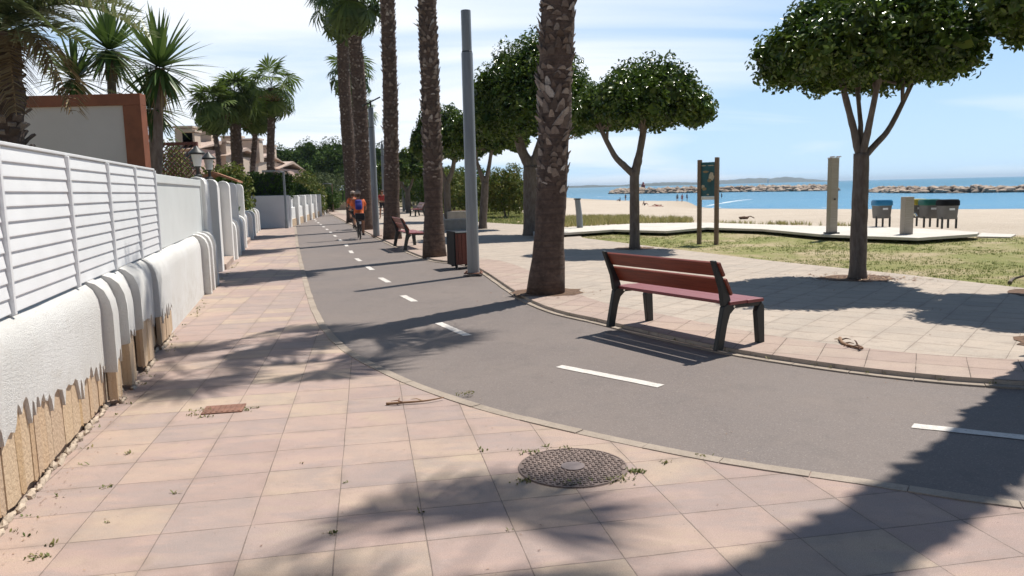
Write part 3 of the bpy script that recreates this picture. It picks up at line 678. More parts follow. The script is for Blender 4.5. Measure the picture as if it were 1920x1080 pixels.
gate(14.02, 16.38, 'white gate leaf with pink step between the first two gate pillars')
gate(23.05, 25.0, 'white gate leaf beyond the last tall pillar')
lw = thing('low_wall', 'low white wall of rounded stubs under the grey panels beyond the gate', 'wall', W(0, 0, 0), TH)
b = MB(); wallrun(b, 16.82, 22.6, -0.06); b.build('plaster_base', 'white_smooth', lw, smooth=True)
for k, (s0, s1) in enumerate([(16.85, 17.2), (18.2, 18.5), (19.85, 20.3), (21.2, 21.6)]):
    b = MB(); wallrun(b, s0, s1, 0.0, RIBPROF, 0.1, 0.003, 50 + k); b.build('pier', 'white_smooth', lw, smooth=True)
b = MB(); wallrun(b, 25.02, 34.3, -0.08); b.build('plaster_base', 'white_smooth', lw, smooth=True)
for k, s0 in enumerate((26.2, 28.4, 30.6, 32.8)):
    b = MB(); wallrun(b, s0, s0 + 0.5, -0.02, RIBPROF, 0.1, 0.003, 60 + k); b.build('pier', 'white_smooth', lw, smooth=True)
pf = thing('panel_fence', 'pale grey solid fence panels above the low rounded wall', 'fence', W(0, -0.32, 0.93), TH)
for s0, s1 in ((16.85, 19.35), (19.85, 22.55)):
    b = MB(); b.box((0, (s0 + s1) / 2, 0.5), (0.05, s1 - s0, 1.0)); b.build('panel', 'lilac_render', pf, bevel=0.01)

def lantern(p, label):
    t_ = thing('lantern', label, 'lamp', p, 0, 'lanterns on the gate pillars')
    b = MB(); b.lathe([(0.07, 0), (0.07, 0.03), (0.03, 0.05), (0.03, 0.16), (0.06, 0.2)], n=12); b.build('stem', 'dark_metal', t_, smooth=True)
    b = MB(); b.lathe([(0.065, 0.2), (0.10, 0.42)], n=12); b.build('glass', 'sheet_panel', t_, smooth=True)
    b = MB(); b.lathe([(0.15, 0.42), (0.15, 0.45), (0.05, 0.54), (0.015, 0.58)], n=12); b.build('cap', 'dark_metal', t_, smooth=True)
lantern(W(11.6, -0.17, 2.0), 'dark garden lantern on the pillar at the end of the sheet fence')
lantern(W(13.8, -0.17, 2.0), 'dark garden lantern on the second pillar from the sheet fence')

# garden screen: pale rendered panel in a rust brown frame
A = VY(22, 340, 11.3); B_ = VY(262, 175, 11.3); top = B_.z
gs = thing('garden_screen', 'large pale rendered screen wall with rust brown border behind the louvre fence', 'screen', (B_.x, 11.3, 0))
Lx = A.x - B_.x - 1.2
b = MB(); b.box(((Lx - 0.26) / 2, 0.09, (top - 0.14) / 2), (-Lx - 0.26, 0.12, top - 0.14)); b.build('panel', 'render_grey', gs)
b = MB(); b.box((-0.13, 0.08, top / 2 - 0.08), (0.26, 0.18, top - 0.16)); b.box((Lx / 2, 0.08, top - 0.08), (-Lx, 0.18, 0.16)); b.build('frame', 'terracotta_paint', gs, bevel=0.006)

# lattice screen further along
lt = thing('lattice_screen', 'dark brown diagonal garden lattice behind the white sheet fence', 'screen', (0, 0, 0))
a = VY(283, 268, 16.6); c = VY(367, 270, 16.6); z1 = a.z; x0, x1 = a.x, c.x
b = MB(); h = z1 - 1.5
for k in range(-9, 17):
    xa = x0 + (x1 - x0) * k / 9
    for sg in (1, -1):
        xb = xa + sg * h; pa = [xa, 1.5]; pb_ = [xb, z1]
        ts = [0, 1]
        for lim in (x0, x1):
            if abs(xb - xa) > 1e-6:
                tt = (lim - xa) / (xb - xa)
                if (lim == x0) == (sg > 0): ts[0] = max(ts[0], tt)
                else: ts[1] = min(ts[1], tt)
        if ts[1] - ts[0] > 0.02:
            P0 = (xa + (xb - xa) * ts[0], 16.6 + 0.008 * sg, 1.5 + h * ts[0]); P1 = (xa + (xb - xa) * ts[1], 16.6 + 0.008 * sg, 1.5 + h * ts[1]); b.bar(P0, P1, 0.012, 0.03, (0, 1, 0))
b.build('lattice', 'bin_wood', lt)
b = MB(); b.box((x0, 16.6, z1 / 2), (0.07, 0.07, z1)); b.box((x1, 16.6, z1 / 2), (0.07, 0.07, z1)); b.box(((x0 + x1) / 2, 16.6, z1 - 0.03), (x1 - x0 - 0.07, 0.06, 0.06)); b.build('frame', 'bin_wood', lt)

# grey wall that turns the corner, and the walls beyond
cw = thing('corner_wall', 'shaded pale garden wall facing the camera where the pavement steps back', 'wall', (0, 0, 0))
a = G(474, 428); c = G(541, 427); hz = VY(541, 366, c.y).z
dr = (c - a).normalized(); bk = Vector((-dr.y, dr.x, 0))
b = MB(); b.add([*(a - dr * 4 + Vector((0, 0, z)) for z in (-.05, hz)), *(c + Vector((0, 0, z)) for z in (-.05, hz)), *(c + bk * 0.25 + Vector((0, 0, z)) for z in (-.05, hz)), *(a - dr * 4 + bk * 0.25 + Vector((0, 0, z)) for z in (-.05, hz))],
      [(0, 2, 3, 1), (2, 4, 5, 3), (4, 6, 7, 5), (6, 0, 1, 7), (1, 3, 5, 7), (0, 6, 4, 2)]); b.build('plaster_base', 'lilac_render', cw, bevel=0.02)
fw = thing('far_wall', 'far white garden wall with regular piers beyond the shaded corner wall', 'wall', (c.x + 0.02, c.y + 0.26, 0), math.atan2(-(G(608, 402) - c).x, (G(608, 402) - c).y))
Lw = (G(608, 402) - c).length
b = MB(); b.box((-0.22, Lw / 2, 0.45), (0.2, Lw, 0.98)); b.build('plaster_base', 'white_smooth', fw, bevel=0.02)
b = MB(); b.box((-0.11, Lw / 2, 0.14), (0.04, Lw, 0.4)); b.build('stone_facing', 'stone_cladding', fw)
for k in range(7):
    b = MB(); b.box((-0.13, 0.3 + k * (Lw - 0.6) / 6, 0.74), (0.34, 0.55, 1.6)); b.build('pier', 'white_smooth', fw, bevel=0.03)
for k in range(6):
    b = MB(); b.box((-0.25, 0.3 + (k + 0.5) * (Lw - 0.6) / 6, 1.15), (0.05, (Lw - 0.6) / 6 - 0.6, 0.6)); b.build('panel', 'white_metal', fw)
ew = thing('end_wall', 'brown grey block wall beyond the far white wall', 'wall', (0, 0, 0))
a = G(607, 398); c2 = G(626, 396.5); hh = VY(626, 379, c2.y).z
b = MB(); b.box(((a.x + c2.x) / 2, c2.y, hh / 2), (c2.x - a.x, 0.4, hh)); b.build('plaster_base', 'grey_concrete', ew, bevel=0.02)
gfn = thing('green_fence', 'bright green covered fence on a low pale wall at the end of the path', 'fence', (0, 0, 0))
a = G(627, 394.5); y_ = a.y; xa, xb = a.x, VY(662, 390, y_).x; z0, z1 = VY(640, 379, y_).z, VY(640, 358, y_).z
simple('green_mesh', (0.10, 0.21, 0.04), 0.7, var=0.2, nscale=1.0)
b = MB(); b.box(((xa + xb) / 2, y_, (z0 + z1) / 2), (xb - xa, 0.06, z1 - z0)); b.build('panel', 'green_mesh', gfn)
b = MB(); b.box(((xa + xb) / 2, y_, z0 / 2 - 0.02), (xb - xa, 0.25, z0)); b.build('base_wall', 'house_beige', gfn)
for k in range(5):
    b = MB(); b.box((xa + (xb - xa) * k / 4, y_ - 0.07, z1 / 2), (0.09, 0.06, z1)); b.build('post', 'dark_metal', gfn)

# terrace houses far behind the wall
def house(px0, px1, ptop, Y, dpt, mat, label, chims):
    x0 = VY(px0, 300, Y).x; x1 = VY(px1, 300, Y).x; zt = VY((px0 + px1) / 2, ptop, Y).z; cx = (x0 + x1) / 2; wd = x1 - x0
    h_ = thing('terrace_house', label, 'house', (cx, Y, 0), 0, 'terraced houses behind the garden wall')
    b = MB(); b.prism([(-wd / 2, 0), (wd / 2, 0), (wd / 2, dpt), (-wd / 2, dpt)], 0, zt - 0.8); b.build('wall', mat, h_)
    b = MB(); b.extrude([(-wd / 2 - 0.25, -0.35, zt - 0.85), (-wd / 2 - 0.25, dpt * 0.5, zt), (-wd / 2 - 0.25, dpt + 0.3, zt - 0.85), (-wd / 2 - 0.25, dpt * 0.5, zt - 0.25)], (0, 0, 0), (wd + 0.5, 0, 0))
    rf = b.build('roof', 'roof_tile', h_)
    for cpx, ct, cwid in chims:
        cxx = VY(cpx, 300, Y).x - cx; cz = VY(cpx, ct, Y).z
        b = MB(); b.box((cxx, 1.0, (zt - 0.9 + cz) / 2), (cwid, 1.1, cz - zt + 0.9)); b.box((cxx, 1.0, cz + 0.12), (cwid + 0.2, 1.3, 0.14)); b.build('chimney', 'house_beige', rf)
    for k in range(3):
        xx = -wd / 2 + wd * (k + 0.5) / 3
        for zc in (1.6, 4.2):
            if zc < zt - 1.6:
                b = MB(); b.box((xx, -0.02, zc), (0.95, 0.1, 1.35)); wn = b.build('window', 'white_smooth', h_)
                b = MB(); b.box((xx, -0.06, zc), (0.75, 0.06, 1.15)); b.build('pane', 'dark_glass', wn)
    return h_
house(318, 372, 258, 58, 9, 'house_pink', 'pinkish terrace house with square chimneys, nearest of the row behind the lattice', [(343, 240, 1.3), (352, 248, 0.9)])
house(366, 424, 272, 62, 9, 'house_beige', 'beige terrace house with one tall chimney, left of the thick palm trunk', [(377, 245, 1.5), (412, 268, 0.8)])
house(424, 474, 284, 68, 9, 'house_beige', 'beige terrace house with a pair of broad chimneys between the palm trunks', [(431, 258, 1.6), (467, 263, 1.6)])
house(474, 520, 300, 74, 9, 'house_pink', 'lower pinkish terrace house right of the other houses', [(484, 284, 0.9), (497, 275, 1.3)])
# small tiled canopy over the garden gate
ca = thing('gate_canopy', 'little terracotta tiled canopy over the garden gate by the hedge', 'canopy', W(24.0, -0.9, 0), TH)
b = MB(); b.extrude([(-0.9, 0, 2.05), (0.0, 0, 2.42), (0.75, 0, 2.12), (0.75, 0, 2.06), (0.0, 0, 2.33), (-0.9, 0, 1.98)], (0, -1.3, 0), (0, 1.5, 0)); b.build('roof', 'tile_red', ca)
for yy in (-1.15, 1.35):
    b = MB(); b.box((-0.2, yy, 1.12), (0.12, 0.12, 2.26)); b.build('post', 'post_wood', ca)

# ================================================================== VEGETATION
def rotm(az, el):
    ca, sa, ce, se = math.cos(az), math.sin(az), math.cos(el), math.sin(el)
    return np.array([[ca * ce, -sa, -ca * se], [sa * ce, ca, -sa * se], [se, 0, ce]])
def fan_leaf(g, Lp, Lb, nseg, bend, tipdroop, detail=True):
    """fan leaf in its own frame: stalk along +X, blade at the end"""
    V = []; Q = []
    n = 4; px = np.linspace(0, Lp, n + 1); pz = -bend * (px / Lp) ** 2 * Lp * 0.35
    for side in ((0, 1), (1, 0)):
        k = len(V)
        for i in range(n + 1):
            w_ = 0.03 * (1 - 0.55 * i / n)
            V.append((px[i], -w_ * side[0] * .6, pz[i] - w_ * side[1] * .5)); V.append((px[i], w_ * side[0] * .6, pz[i] + w_ * side[1] * .5))
        Q += [(k + 2 * i, k + 2 * i + 2, k + 2 * i + 3, k + 2 * i + 1) for i in range(n)]
    a0 = -bend * 0.9 - g.uniform(0.1, 0.5); ca, sa = math.cos(a0), math.sin(a0)
    fm = g.uniform(1.75, 2.15); dphi = 2 * fm / nseg; roll = g.uniform(-0.5, 0.5); cr, sr = math.cos(roll), math.sin(roll)
    rows = (0.03, 0.58, 0.86, 1.0) if detail == 'full' else (0.03, 0.56, 0.80, 1.0) if detail else (0.03, 0.58, 1.0)
    for j in range(nseg):
        ph = -fm + (j + 0.5) * dphi + g.uniform(-.02, .02); L = Lb * (0.72 + 0.28 * math.cos(ph * 0.5)) * g.uniform(0.88, 1.06)
        ux, uy = math.cos(ph), math.sin(ph); k = len(V); td = tipdroop * g.uniform(0.5, 1.5); zig = (0.02 if j % 2 else -0.02)
        tw = g.uniform(-.3, .3)
        for r in rows:
            hw = min(r, 0.52) * dphi * 0.52 * L if r < 0.6 else 0.52 * dphi * 0.5 * L * (1 - (r - 0.5) / 0.5) + 0.003
            rr = r * L; z = -abs(math.sin(ph)) * 0.18 * rr - td * L * max(0, r - 0.4) ** 2 * 1.6 + zig * min(r * 2, 1)
            rx = rr * (1 - 0.25 * td * max(0, r - 0.4))
            for s_ in (-1, 1):
                x, y, zz_ = ux * rx - uy * hw * s_, uy * rx + ux * hw * s_, z + s_ * hw * tw
                y, zz_ = y * cr - zz_ * sr, y * sr + zz_ * cr
                V.append((px[-1] + x * ca - zz_ * sa, y, pz[-1] + x * sa + zz_ * ca))
        m = len(rows)
        Q += [(k + 2 * i, k + 2 * i + 2, k + 2 * i + 3, k + 2 * i + 1) for i in range(m - 1)]
    return np.array(V), np.array(Q)
def join(parts):
    Vs = []; Qs = []; k = 0
    for V, Q in parts: Vs.append(V); Qs.append(Q + k); k += len(V)
    return np.concatenate(Vs), np.concatenate(Qs)
def fan_crown(seed, n=34, Lp=1.0, Lb=0.95, nseg=24, el0=82, el1=-50, extra=(), detail=True):
    g = np.random.default_rng(seed); parts = []
    for i in range(n):
        u = (i + 0.5) / n; el = rad(el0 + (el1 - el0) * u ** 0.85) + g.uniform(-.12, .12); az = i * 2.39996 + g.uniform(-.25, .25)
        V, Q = fan_leaf(g, Lp * g.uniform(.85, 1.1) * (0.75 + 0.25 * u + 0.0), Lb * g.uniform(.85, 1.08), nseg, 0.25 + 0.55 * u, 0.25 + 0.75 * u, detail)
        parts.append((V @ rotm(az, el).T + np.array([0, 0, 0.25 - 0.45 * u]), Q))
    for az, el, lp, lb in extra:
        V, Q = fan_leaf(g, lp, lb, nseg + 7, 0.2, 0.25, 'full'); parts.append((V @ rotm(az, el).T, Q))
    return join(parts)
def skirt_leaves(seed, n, z0, z1, Lp, Lb, nseg=14):
    g = np.random.default_rng(seed); parts = []
    for i in range(n):
        V, Q = fan_leaf(g, Lp, Lb * g.uniform(.8, 1.1), nseg, 0.5, 1.2, False); el = rad(g.uniform(-82, -55))
        parts.append((V @ rotm(i * 2.39996, el).T + np.array([0, 0, g.uniform(z0, z1)]), Q))
    return join(parts)
def trunk_pts(h, lean, sway, seed, n=14, pw=1.2):
    q = random.Random(seed); ph = q.uniform(0, 6); out = []
    for i in range(n + 1):
        u = i / n; out.append(Vector((lean[0] * u ** pw + sway * math.sin(u * 5 + ph) * u, lean[1] * u ** pw + sway * math.cos(u * 4 + ph) * u, h * u)))
    return out
def on_path(P, z):
    for a, b in zip(P, P[1:]):
        if a.z <= z <= b.z: return a.lerp(b, (z - a.z) / (b.z - a.z))
    return P[-1]
def fan_palm(name, label, cat, group, loc, h, r, lean=(0, 0), seed=1, boots=350, boot_z=1.8, n=34, Lp=1.0, Lb=0.95, nseg=24, extra=(), crown_mesh=None, skirt=0, leafmat='palm_leaf', sway=0.08, flare=1.0, detail=True, bsize=1.0, lean_pow=1.2, swell=0.0):
    root = thing(name, label, cat, loc, 0, group); q = random.Random(seed)
    P = trunk_pts(h, lean, sway, seed, 40, lean_pow); rs = []
    for p in P:
        z = p.z; k = r * (1.0 - 0.12 * z / h) * (1 + flare * 0.38 * math.exp(-z / 0.55)) * (1 + q.uniform(-.025, .025))
        k *= 1 + swell * min(1, max(0, (z - boot_z) / 2.2))
        if abs(z - boot_z) < 0.35: k *= 1.06
        rs.append(k)
    P[0].z = -0.08
    b = MB(); b.tube(P, rs, 20, True, 0.035, q); nf = len(b.f)
    if boots:
        V = []; Q = []; per = 9; rows = max(1, boots // per); zs = np.linspace(boot_z, h - 0.1, rows)
        for i, z in enumerate(zs):
            for k in range(per):
                if q.random() < 0.16: continue
                a = 2 * math.pi * (k + (i % 2) * 0.5 + q.uniform(-.25, .25)) / per; zz = z + q.uniform(-.06, .06)
                c = on_path(P, min(max(zz, 0), h - .01)); rr = r * (1 - 0.12 * zz / h) * (1 + swell * min(1, max(0, (zz - boot_z) / 2.2))) - 0.015
                rg = 0.75 + 0.45 * math.sin(zz * 1.9 + seed) * math.sin(zz * 4.7 + a); L = q.uniform(0.09, 0.22) * bsize * rg; out = q.uniform(0.02, 0.075) * bsize * rg * (2.4 if q.random() < 0.07 else 1); w_ = q.uniform(0.05, 0.095) * bsize; tw = q.uniform(-.5, .5)
                rd = Vector((math.cos(a), math.sin(a), 0)); tg = Vector((-math.sin(a), math.cos(a), 0)); up = Vector((0, 0, 1)) + tg * tw
                base = c + rd * rr; base.z = zz; mid = base + up * (L * .6) + rd * (out * 0.5 + 0.012); tip = base + up * L + rd * (out + 0.02)
                k0 = len(V); th = 0.018
                for pt, ww, t2 in ((base, w_, th), (mid, w_ * .75, th), (tip, w_ * q.uniform(.12, .4), th * .4)):
                    V += [pt - tg * ww + rd * 0, pt + tg * ww, pt + tg * ww * .8 + rd * t2, pt - tg * ww * .8 + rd * t2]
                for s0 in (0, 4): Q += [(k0 + s0 + x, k0 + s0 + (x + 1) % 4, k0 + s0 + 4 + (x + 1) % 4, k0 + s0 + 4 + x) for x in range(4)]
                Q.append((k0 + 8, k0 + 9, k0 + 10, k0 + 11))
        b.add(V, Q)
    tr = b.build('trunk', 'palm_bark', root, fix=False); tr.data.materials.append(MATS['palm_boot'])
    idx = np.zeros(len(b.f), np.int32); idx[nf:] = 1; tr.data.polygons.foreach_set('material_index', idx)
    sm = np.zeros(len(b.f), bool); sm[:nf] = True; tr.data.polygons.foreach_set('use_smooth', sm)
    top = P[-1]
    if n:
        if crown_mesh is None:
            V, Q = fan_crown(seed + 50, n, Lp, Lb, nseg, extra=extra, detail=detail); o = quads('crown', V, Q, leafmat, root, top)
        else:
            o = bpy.data.objects.new('crown', crown_mesh); COL.objects.link(o); o.parent = root; o.location = top; o.rotation_euler = (0, 0, seed * 1.7)
    if skirt:
        V, Q = skirt_leaves(seed + 90, skirt, -0.5, 0.0, 0.35 * Lp, 0.8 * Lb); quads('dry_fronds', V, Q, 'dry_leaf', root, top)
    return root
GP = 'tall fan palms in a row along the kerb'
az_ = math.atan2(0.97, -1.7)
fan_palm('fan_palm', 'fan palm beside the path with its trunk just out of the frame on the right', 'palm tree', GP, (5.47, 7.3, 0.03), 14.4, 0.25, (-0.62, 0.78), 11, 900, 0.4, 6, 0.7, 0.9, 17, extra=((rad(105), rad(-24), 1.3, 0.95), (rad(77), rad(-24), 1.25, 0.9), (rad(-60), 0, 1, 1), (rad(-120), 0, 1, 1), (rad(-20), -.3, 1, 1)), flare=0.3, bsize=1.25, lean_pow=6, sway=0)
fan_palm('fan_palm', 'fan palm with thick scaly trunk and dark smooth foot, nearest the red bench', 'palm tree', GP, (0.51, 11.86, 0.03), 10.6, 0.215, (0.62, 0.1), 12, 1000, 1.55, 13, 1.4, 0.92, 20, extra=((math.atan2(.7, 2.3), -.26, 1.75, .92), (math.atan2(-.6, 1.6), -.5, 1.3, .95), (math.atan2(1.9, .5), -.2, 1.3, .85), (-2.6, -.55, 1.3, 1.0), (-2.05, -.35, 1.45, .9), (-2.56, -.22, 1.75, 1.0), (-2.85, -.35, 1.5, .95)), flare=1.15, lean_pow=0.8, bsize=0.85, swell=0.22)
p2 = fan_palm('fan_palm', 'fan palm with shaggy trunk standing between the litter bin and the second bench', 'palm tree', GP, (-1.89, 19.0, 0.03), 10.0, 0.225, (0.15, 0.2), 13, 900, 1.9, 32, 1.05, 1.0, 20, flare=1.0, bsize=0.72)
p3 = fan_palm('fan_palm', 'fan palm with scaly trunk standing just behind the second bench', 'palm tree', GP, (-4.04, 26.4, 0.03), 11.4, 0.25, (0.35, 0.0), 14, 900, 2.0, 32, 1.05, 1.0, 18, flare=1.0, bsize=0.72)
fan_palm('fan_palm', 'fan palm with reddish brown trunk and visible crown right behind the cyclist', 'palm tree', GP, (-6.25, 33.4, 0.03), 9.9, 0.31, (-0.05, 0.0), 15, 900, 1.5, 34, 1.2, 1.1, 18, flare=.5, bsize=0.7)
fan_palm('fan_palm', 'fan palm with greyer trunk overlapped by the reddish palm behind the cyclist', 'palm tree', GP, (-8.45, 41.8, 0.03), 11.2, 0.34, (-0.15, 0.0), 16, 700, 1.5, 32, 1.2, 1.15, 16, flare=.5, detail=False, bsize=0.6)
fan_palm('fan_palm', 'fan palm showing only its middle height crown behind the two overlapping trunks', 'palm tree', GP, (-11.6, 58, 0.03), 10.2, 0.3, (0.1, 0), 17, 0, 1.5, 30, 1.3, 1.25, 16, flare=.5, detail=False)
fan_palm('fan_palm', 'farthest fan palm of the row, its low crown beside the second lamp post', 'palm tree', GP, (-15.6, 83, 0.03), 9.4, 0.3, (0.1, 0), 18, 0, 1.5, 30, 1.4, 1.3, 14, flare=.5, detail=False)
# garden fan palms at the left
GG = 'fan palms in the gardens behind the wall'
def gpalm(px, pyc, pxb, Y, r, label, seed, n, Lp, Lb, skirt):
    c = VY(px, pyc, Y); bx = VY(pxb, 330, Y).x
    fan_palm('fan_palm', label, 'palm tree', GG, (bx, Y, 0), c.z, r, (c.x - bx, 0), seed, 200, 2.5, n, Lp, Lb, 16, skirt=skirt, leafmat='far_palm_leaf', flare=0.3, detail=False, bsize=0.8)
gpalm(402, 200, 412, 46, 0.14, 'bushy fan palm on the left of the garden group, its thin trunk leaning', 31, 40, 0.95, 1.1, 20)
gpalm(443, 182, 442, 48, 0.36, 'fan palm with the thickest trunk in the middle of the garden group', 32, 46, 1.0, 1.2, 24)
gpalm(478, 205, 468, 50, 0.17, 'leaning fan palm squeezed between the thickest and the tallest garden palms', 33, 38, 0.95, 1.1, 18)
gpalm(506, 165, 506, 47, 0.24, 'tallest garden fan palm, clear against the sky on the right of its group', 34, 30, 1.25, 1.05, 12)

def pinnate(g, L, rise, droop, n=42, ll=0.32, curl=0.3):
    """feather frond along +X"""
    V = []; Q = []; m = 16
    X = lambda u: L * (u - 0.18 * droop * u * u); Zf = lambda u: L * (rise * u - droop * u * u)
    k = 0
    for i in range(m + 1):
        u = i / m; w_ = 0.018 * (1 - 0.8 * u); V += [(X(u), -w_, Zf(u)), (X(u), w_, Zf(u))]
    Q += [(2 * i, 2 * i + 2, 2 * i + 3, 2 * i + 1) for i in range(m)]
    for i in range(n):
        u = 0.12 + 0.87 * (i + g.uniform(-.3, .3)) / n; x, z = X(u), Zf(u); l = ll * (math.sin(math.pi * min(1, 0.15 + 0.85 * u)) ** 0.5 + 0.15) * g.uniform(.8, 1.1)
        for s_ in (-1, 1):
            fwd = g.uniform(0.45, 0.8); up = g.uniform(-0.1, 0.5); k = len(V); d = np.array([fwd, s_ * 0.85, up]); d /= np.linalg.norm(d); w_ = 0.013
            for r in (0, .5, 1.0):
                p = np.array([x, 0, z]) + d * l * r + np.array([0, 0, -curl * l * r * r]); ww = w_ * (1, 1, .15)[int(r * 2)]
                V += [tuple(p + np.array([-ww, 0, ww * .3])), tuple(p + np.array([ww, 0, -ww * .3]))]
            Q += [(k, k + 2, k + 3, k + 1), (k + 2, k + 4, k + 5, k + 3)]
    return np.array(V), np.array(Q)
# feather palm at the far left
c = VY(-8, 62, 8.2); ph = thing('date_palm', 'feather leaved date palm with rough brown trunk at the left behind the louvre fence', 'palm tree', (c.x, 8.2, 0))
q = random.Random(5); P = trunk_pts(c.z, (0.05, 0), 0.03, 3, 24); P[0].z = -0.1
b = MB(); b.tube(P, [0.17 + q.uniform(-.02, .02) for _ in P], 14, True, 0.08, q); nf = len(b.f)
for i in range(150):
    z = q.uniform(0.6, c.z); a = q.uniform(0, 6.28); p0 = Vector((0.15 * math.cos(a), 0.15 * math.sin(a), z)); d = Vector((math.cos(a), math.sin(a), q.uniform(.6, 1.6))).normalized()
    b.bar(p0, p0 + d * q.uniform(.06, .15), q.uniform(.05, .09), .025)
tr = b.build('trunk', 'palm_bark', ph, fix=False); tr.data.materials.append(MATS['palm_boot'])
idx = np.zeros(len(b.f), np.int32); idx[nf:] = 1; tr.data.polygons.foreach_set('material_index', idx)
g = np.random.default_rng(8); gp = []; dp = []
for i in range(20):
    az = i * 2.39996 + g.uniform(-.2, .2); el = rad(75 - 80 * (i / 20)); V, Q = pinnate(g, g.uniform(0.9, 1.3), 0.45, 0.50 + 0.25 * i / 20, 56, 0.26, 0.3); gp.append((V @ rotm(az, el * 0.7).T, Q))
for az, el, L in ((-0.1, 0.35, 1.7), (-0.6, 0.25, 1.3), (0.2, 0.6, 1.4)):
    V, Q = pinnate(g, L, 0.35, 0.75, 66, 0.36, 0.3); gp.append((V @ rotm(az, el).T, Q))
V, Q = join(gp); quads('crown', V, Q, 'phoenix_leaf', ph, P[-1])
for az, el, L in ((-0.3, -0.1, 1.1), (2.5, -0.6, 1.2), (-0.9, -0.4, 0.9)):
    V, Q = pinnate(g, L, 0.35, 1.05, 60, 0.30, 0.8); dp.append((V @ rotm(az, el).T, Q))
V, Q = join(dp); quads('dry_fronds', V, Q, 'dry_leaf', ph, P[-1])

# yuccas
def yucca_head(g, n, L, wd):
    V = []; Q = []
    for i in range(n):
        u = (i + .5) / n; el = rad(88 - 150 * u ** 0.9) + g.uniform(-.12, .12); az = i * 2.39996 + g.uniform(-.2, .2); l = L * g.uniform(.8, 1.1) * (0.75 + 0.35 * math.sin(math.pi * min(1, u + .15)))
        R_ = rotm(az, el); k = len(V); dr = 0.10 + 0.25 * u
        for r in (0.04, 0.3, 0.65, 1.0):
            hw = wd * (0.6, 1.0, 0.75, 0.05)[(0.04, 0.3, 0.65, 1.0).index(r)]
            for s_ in (-1, 1): V.append(tuple(R_ @ np.array([r * l, s_ * hw, 0.35 * hw - dr * l * r * r * 0.5])))
            # folded leaf: keel below the two edges
        Q += [(k + 2 * i_, k + 2 * i_ + 2, k + 2 * i_ + 3, k + 2 * i_ + 1) for i_ in range(3)]
    return np.array(V), np.array(Q)
def yucca(px, py, pxb, Y, label, seed, L, heads=1, n=95):
    c = VY(px, py, Y); bx = VY(pxb, 320, Y).x; y = thing('yucca', label, 'yucca', (bx, Y, 0), 0, 'yuccas behind the screen wall'); g = np.random.default_rng(seed)
    P = [(0, 0, -.05), ((c.x - bx) * .3, 0, c.z * .5), (c.x - bx, 0, c.z)]
    b = MB(); b.tube(smoothline(P, 6), 0.075, 10, True, .06, random.Random(seed)); b.build('trunk', 'ficus_bark', y, smooth=True, fix=False)
    V, Q = yucca_head(g, n, L, 0.036); quads('crown', V, Q, 'yucca_leaf', y, P[2])
    V, Q = yucca_head(g, 40, L * .8, 0.02); V[:, 2] = -abs(V[:, 2]) * 1.2 - .1; V[:, :2] *= .6; quads('dry_fronds', V, Q, 'dry_leaf', y, P[2])
    return y, P[2]
yucca(300, 128, 284, 12.8, 'yucca with spiky green head nearest the lattice, right of the screen wall', 3, 0.98, n=125)
yucca(206, 95, 215, 13.6, 'yucca standing upright behind the middle of the screen wall', 4, 0.92, n=115)
yucca(285, 205, 288, 13.2, 'lower yucca head half hidden by the taller one beside the screen wall', 6, 0.82)
yucca(140, 150, 150, 13.2, 'yucca half hidden by dry fronds left of the upright one', 9, 0.78)

# ------------------------------------------------------------------ leafy crowns
def leaf_cloud(g, lumps, n, size, aspect=0.5, inner=0.45, up=0.45, rndn=0.7, floor=None):
    L = np.array(lumps, float); wts = (L[:, 3] * L[:, 4] * L[:, 5]) ** (2 / 3); idx = g.choice(len(L), n, p=wts / wts.sum())
    d = g.normal(size=(n, 3)); d /= np.linalg.norm(d, axis=1)[:, None]
    r = inner + (1.04 - inner) * g.random(n) ** 0.55
    pos = L[idx, :3] + d * L[idx, 3:6] * r[:, None]
    if floor is not None:
        fl = floor + 0.20 * np.sin(pos[:, 0] * 3.1 + floor) * np.sin(pos[:, 1] * 2.7) + 0.14 * np.sin(pos[:, 0] * 6.3 + 1.0)
        k = pos[:, 2] < fl; pos[k, 2] = fl[k] + np.abs(g.normal(size=k.sum())) * 0.10
    nm = d * 0.65 + np.array([0, 0, up]) + g.normal(size=(n, 3)) * rndn; nm /= np.linalg.norm(nm, axis=1)[:, None]
    ax = g.normal(size=(n, 3)) + d * 0.5 + np.array([0, 0, -0.45]); ax -= nm * (ax * nm).sum(1)[:, None]; ax /= np.linalg.norm(ax, axis=1)[:, None]
    sd = np.cross(nm, ax); l = size * g.uniform(.65, 1.2, n); w_ = l * aspect * 0.5
    l = l[:, None]; w_ = w_[:, None]
    b0 = pos - ax * l * .5; tp = pos + ax * l * .5 - nm * l * .12
    V = np.stack([b0, pos - ax * l * .15 + sd * w_ + nm * w_ * .25, pos + ax * l * .22 + sd * w_ * .8 + nm * w_ * .2, tp, pos + ax * l * .22 - sd * w_ * .8 + nm * w_ * .2, pos - ax * l * .15 - sd * w_ + nm * w_ * .25], 1).reshape(-1, 3)
    k = np.arange(n)[:, None] * 6
    Q = np.concatenate([k + np.array([[0, 1, 2, 3]]), k + np.array([[0, 3, 4, 5]])])
    return V, Q
def crown_lumps(q, rx, ry, z0, z1, n, flat=0.6):
    out = []
    for i in range(n):
        a = i * 2.39996 + q.uniform(-.3, .3); u = math.sqrt((i + .5) / n); rr = 0.78 * u; k = q.uniform(.20, .34)
        hh = (z1 - z0); top = z0 + hh * (1 - flat * u ** 2.4) * q.uniform(.78, 1.05); lz = max(0.18 * hh, (top - z0) * 0.55)
        out.append((rx * rr * math.cos(a), ry * rr * math.sin(a), top - lz * 0.92, rx * k, ry * k, lz))
    return out
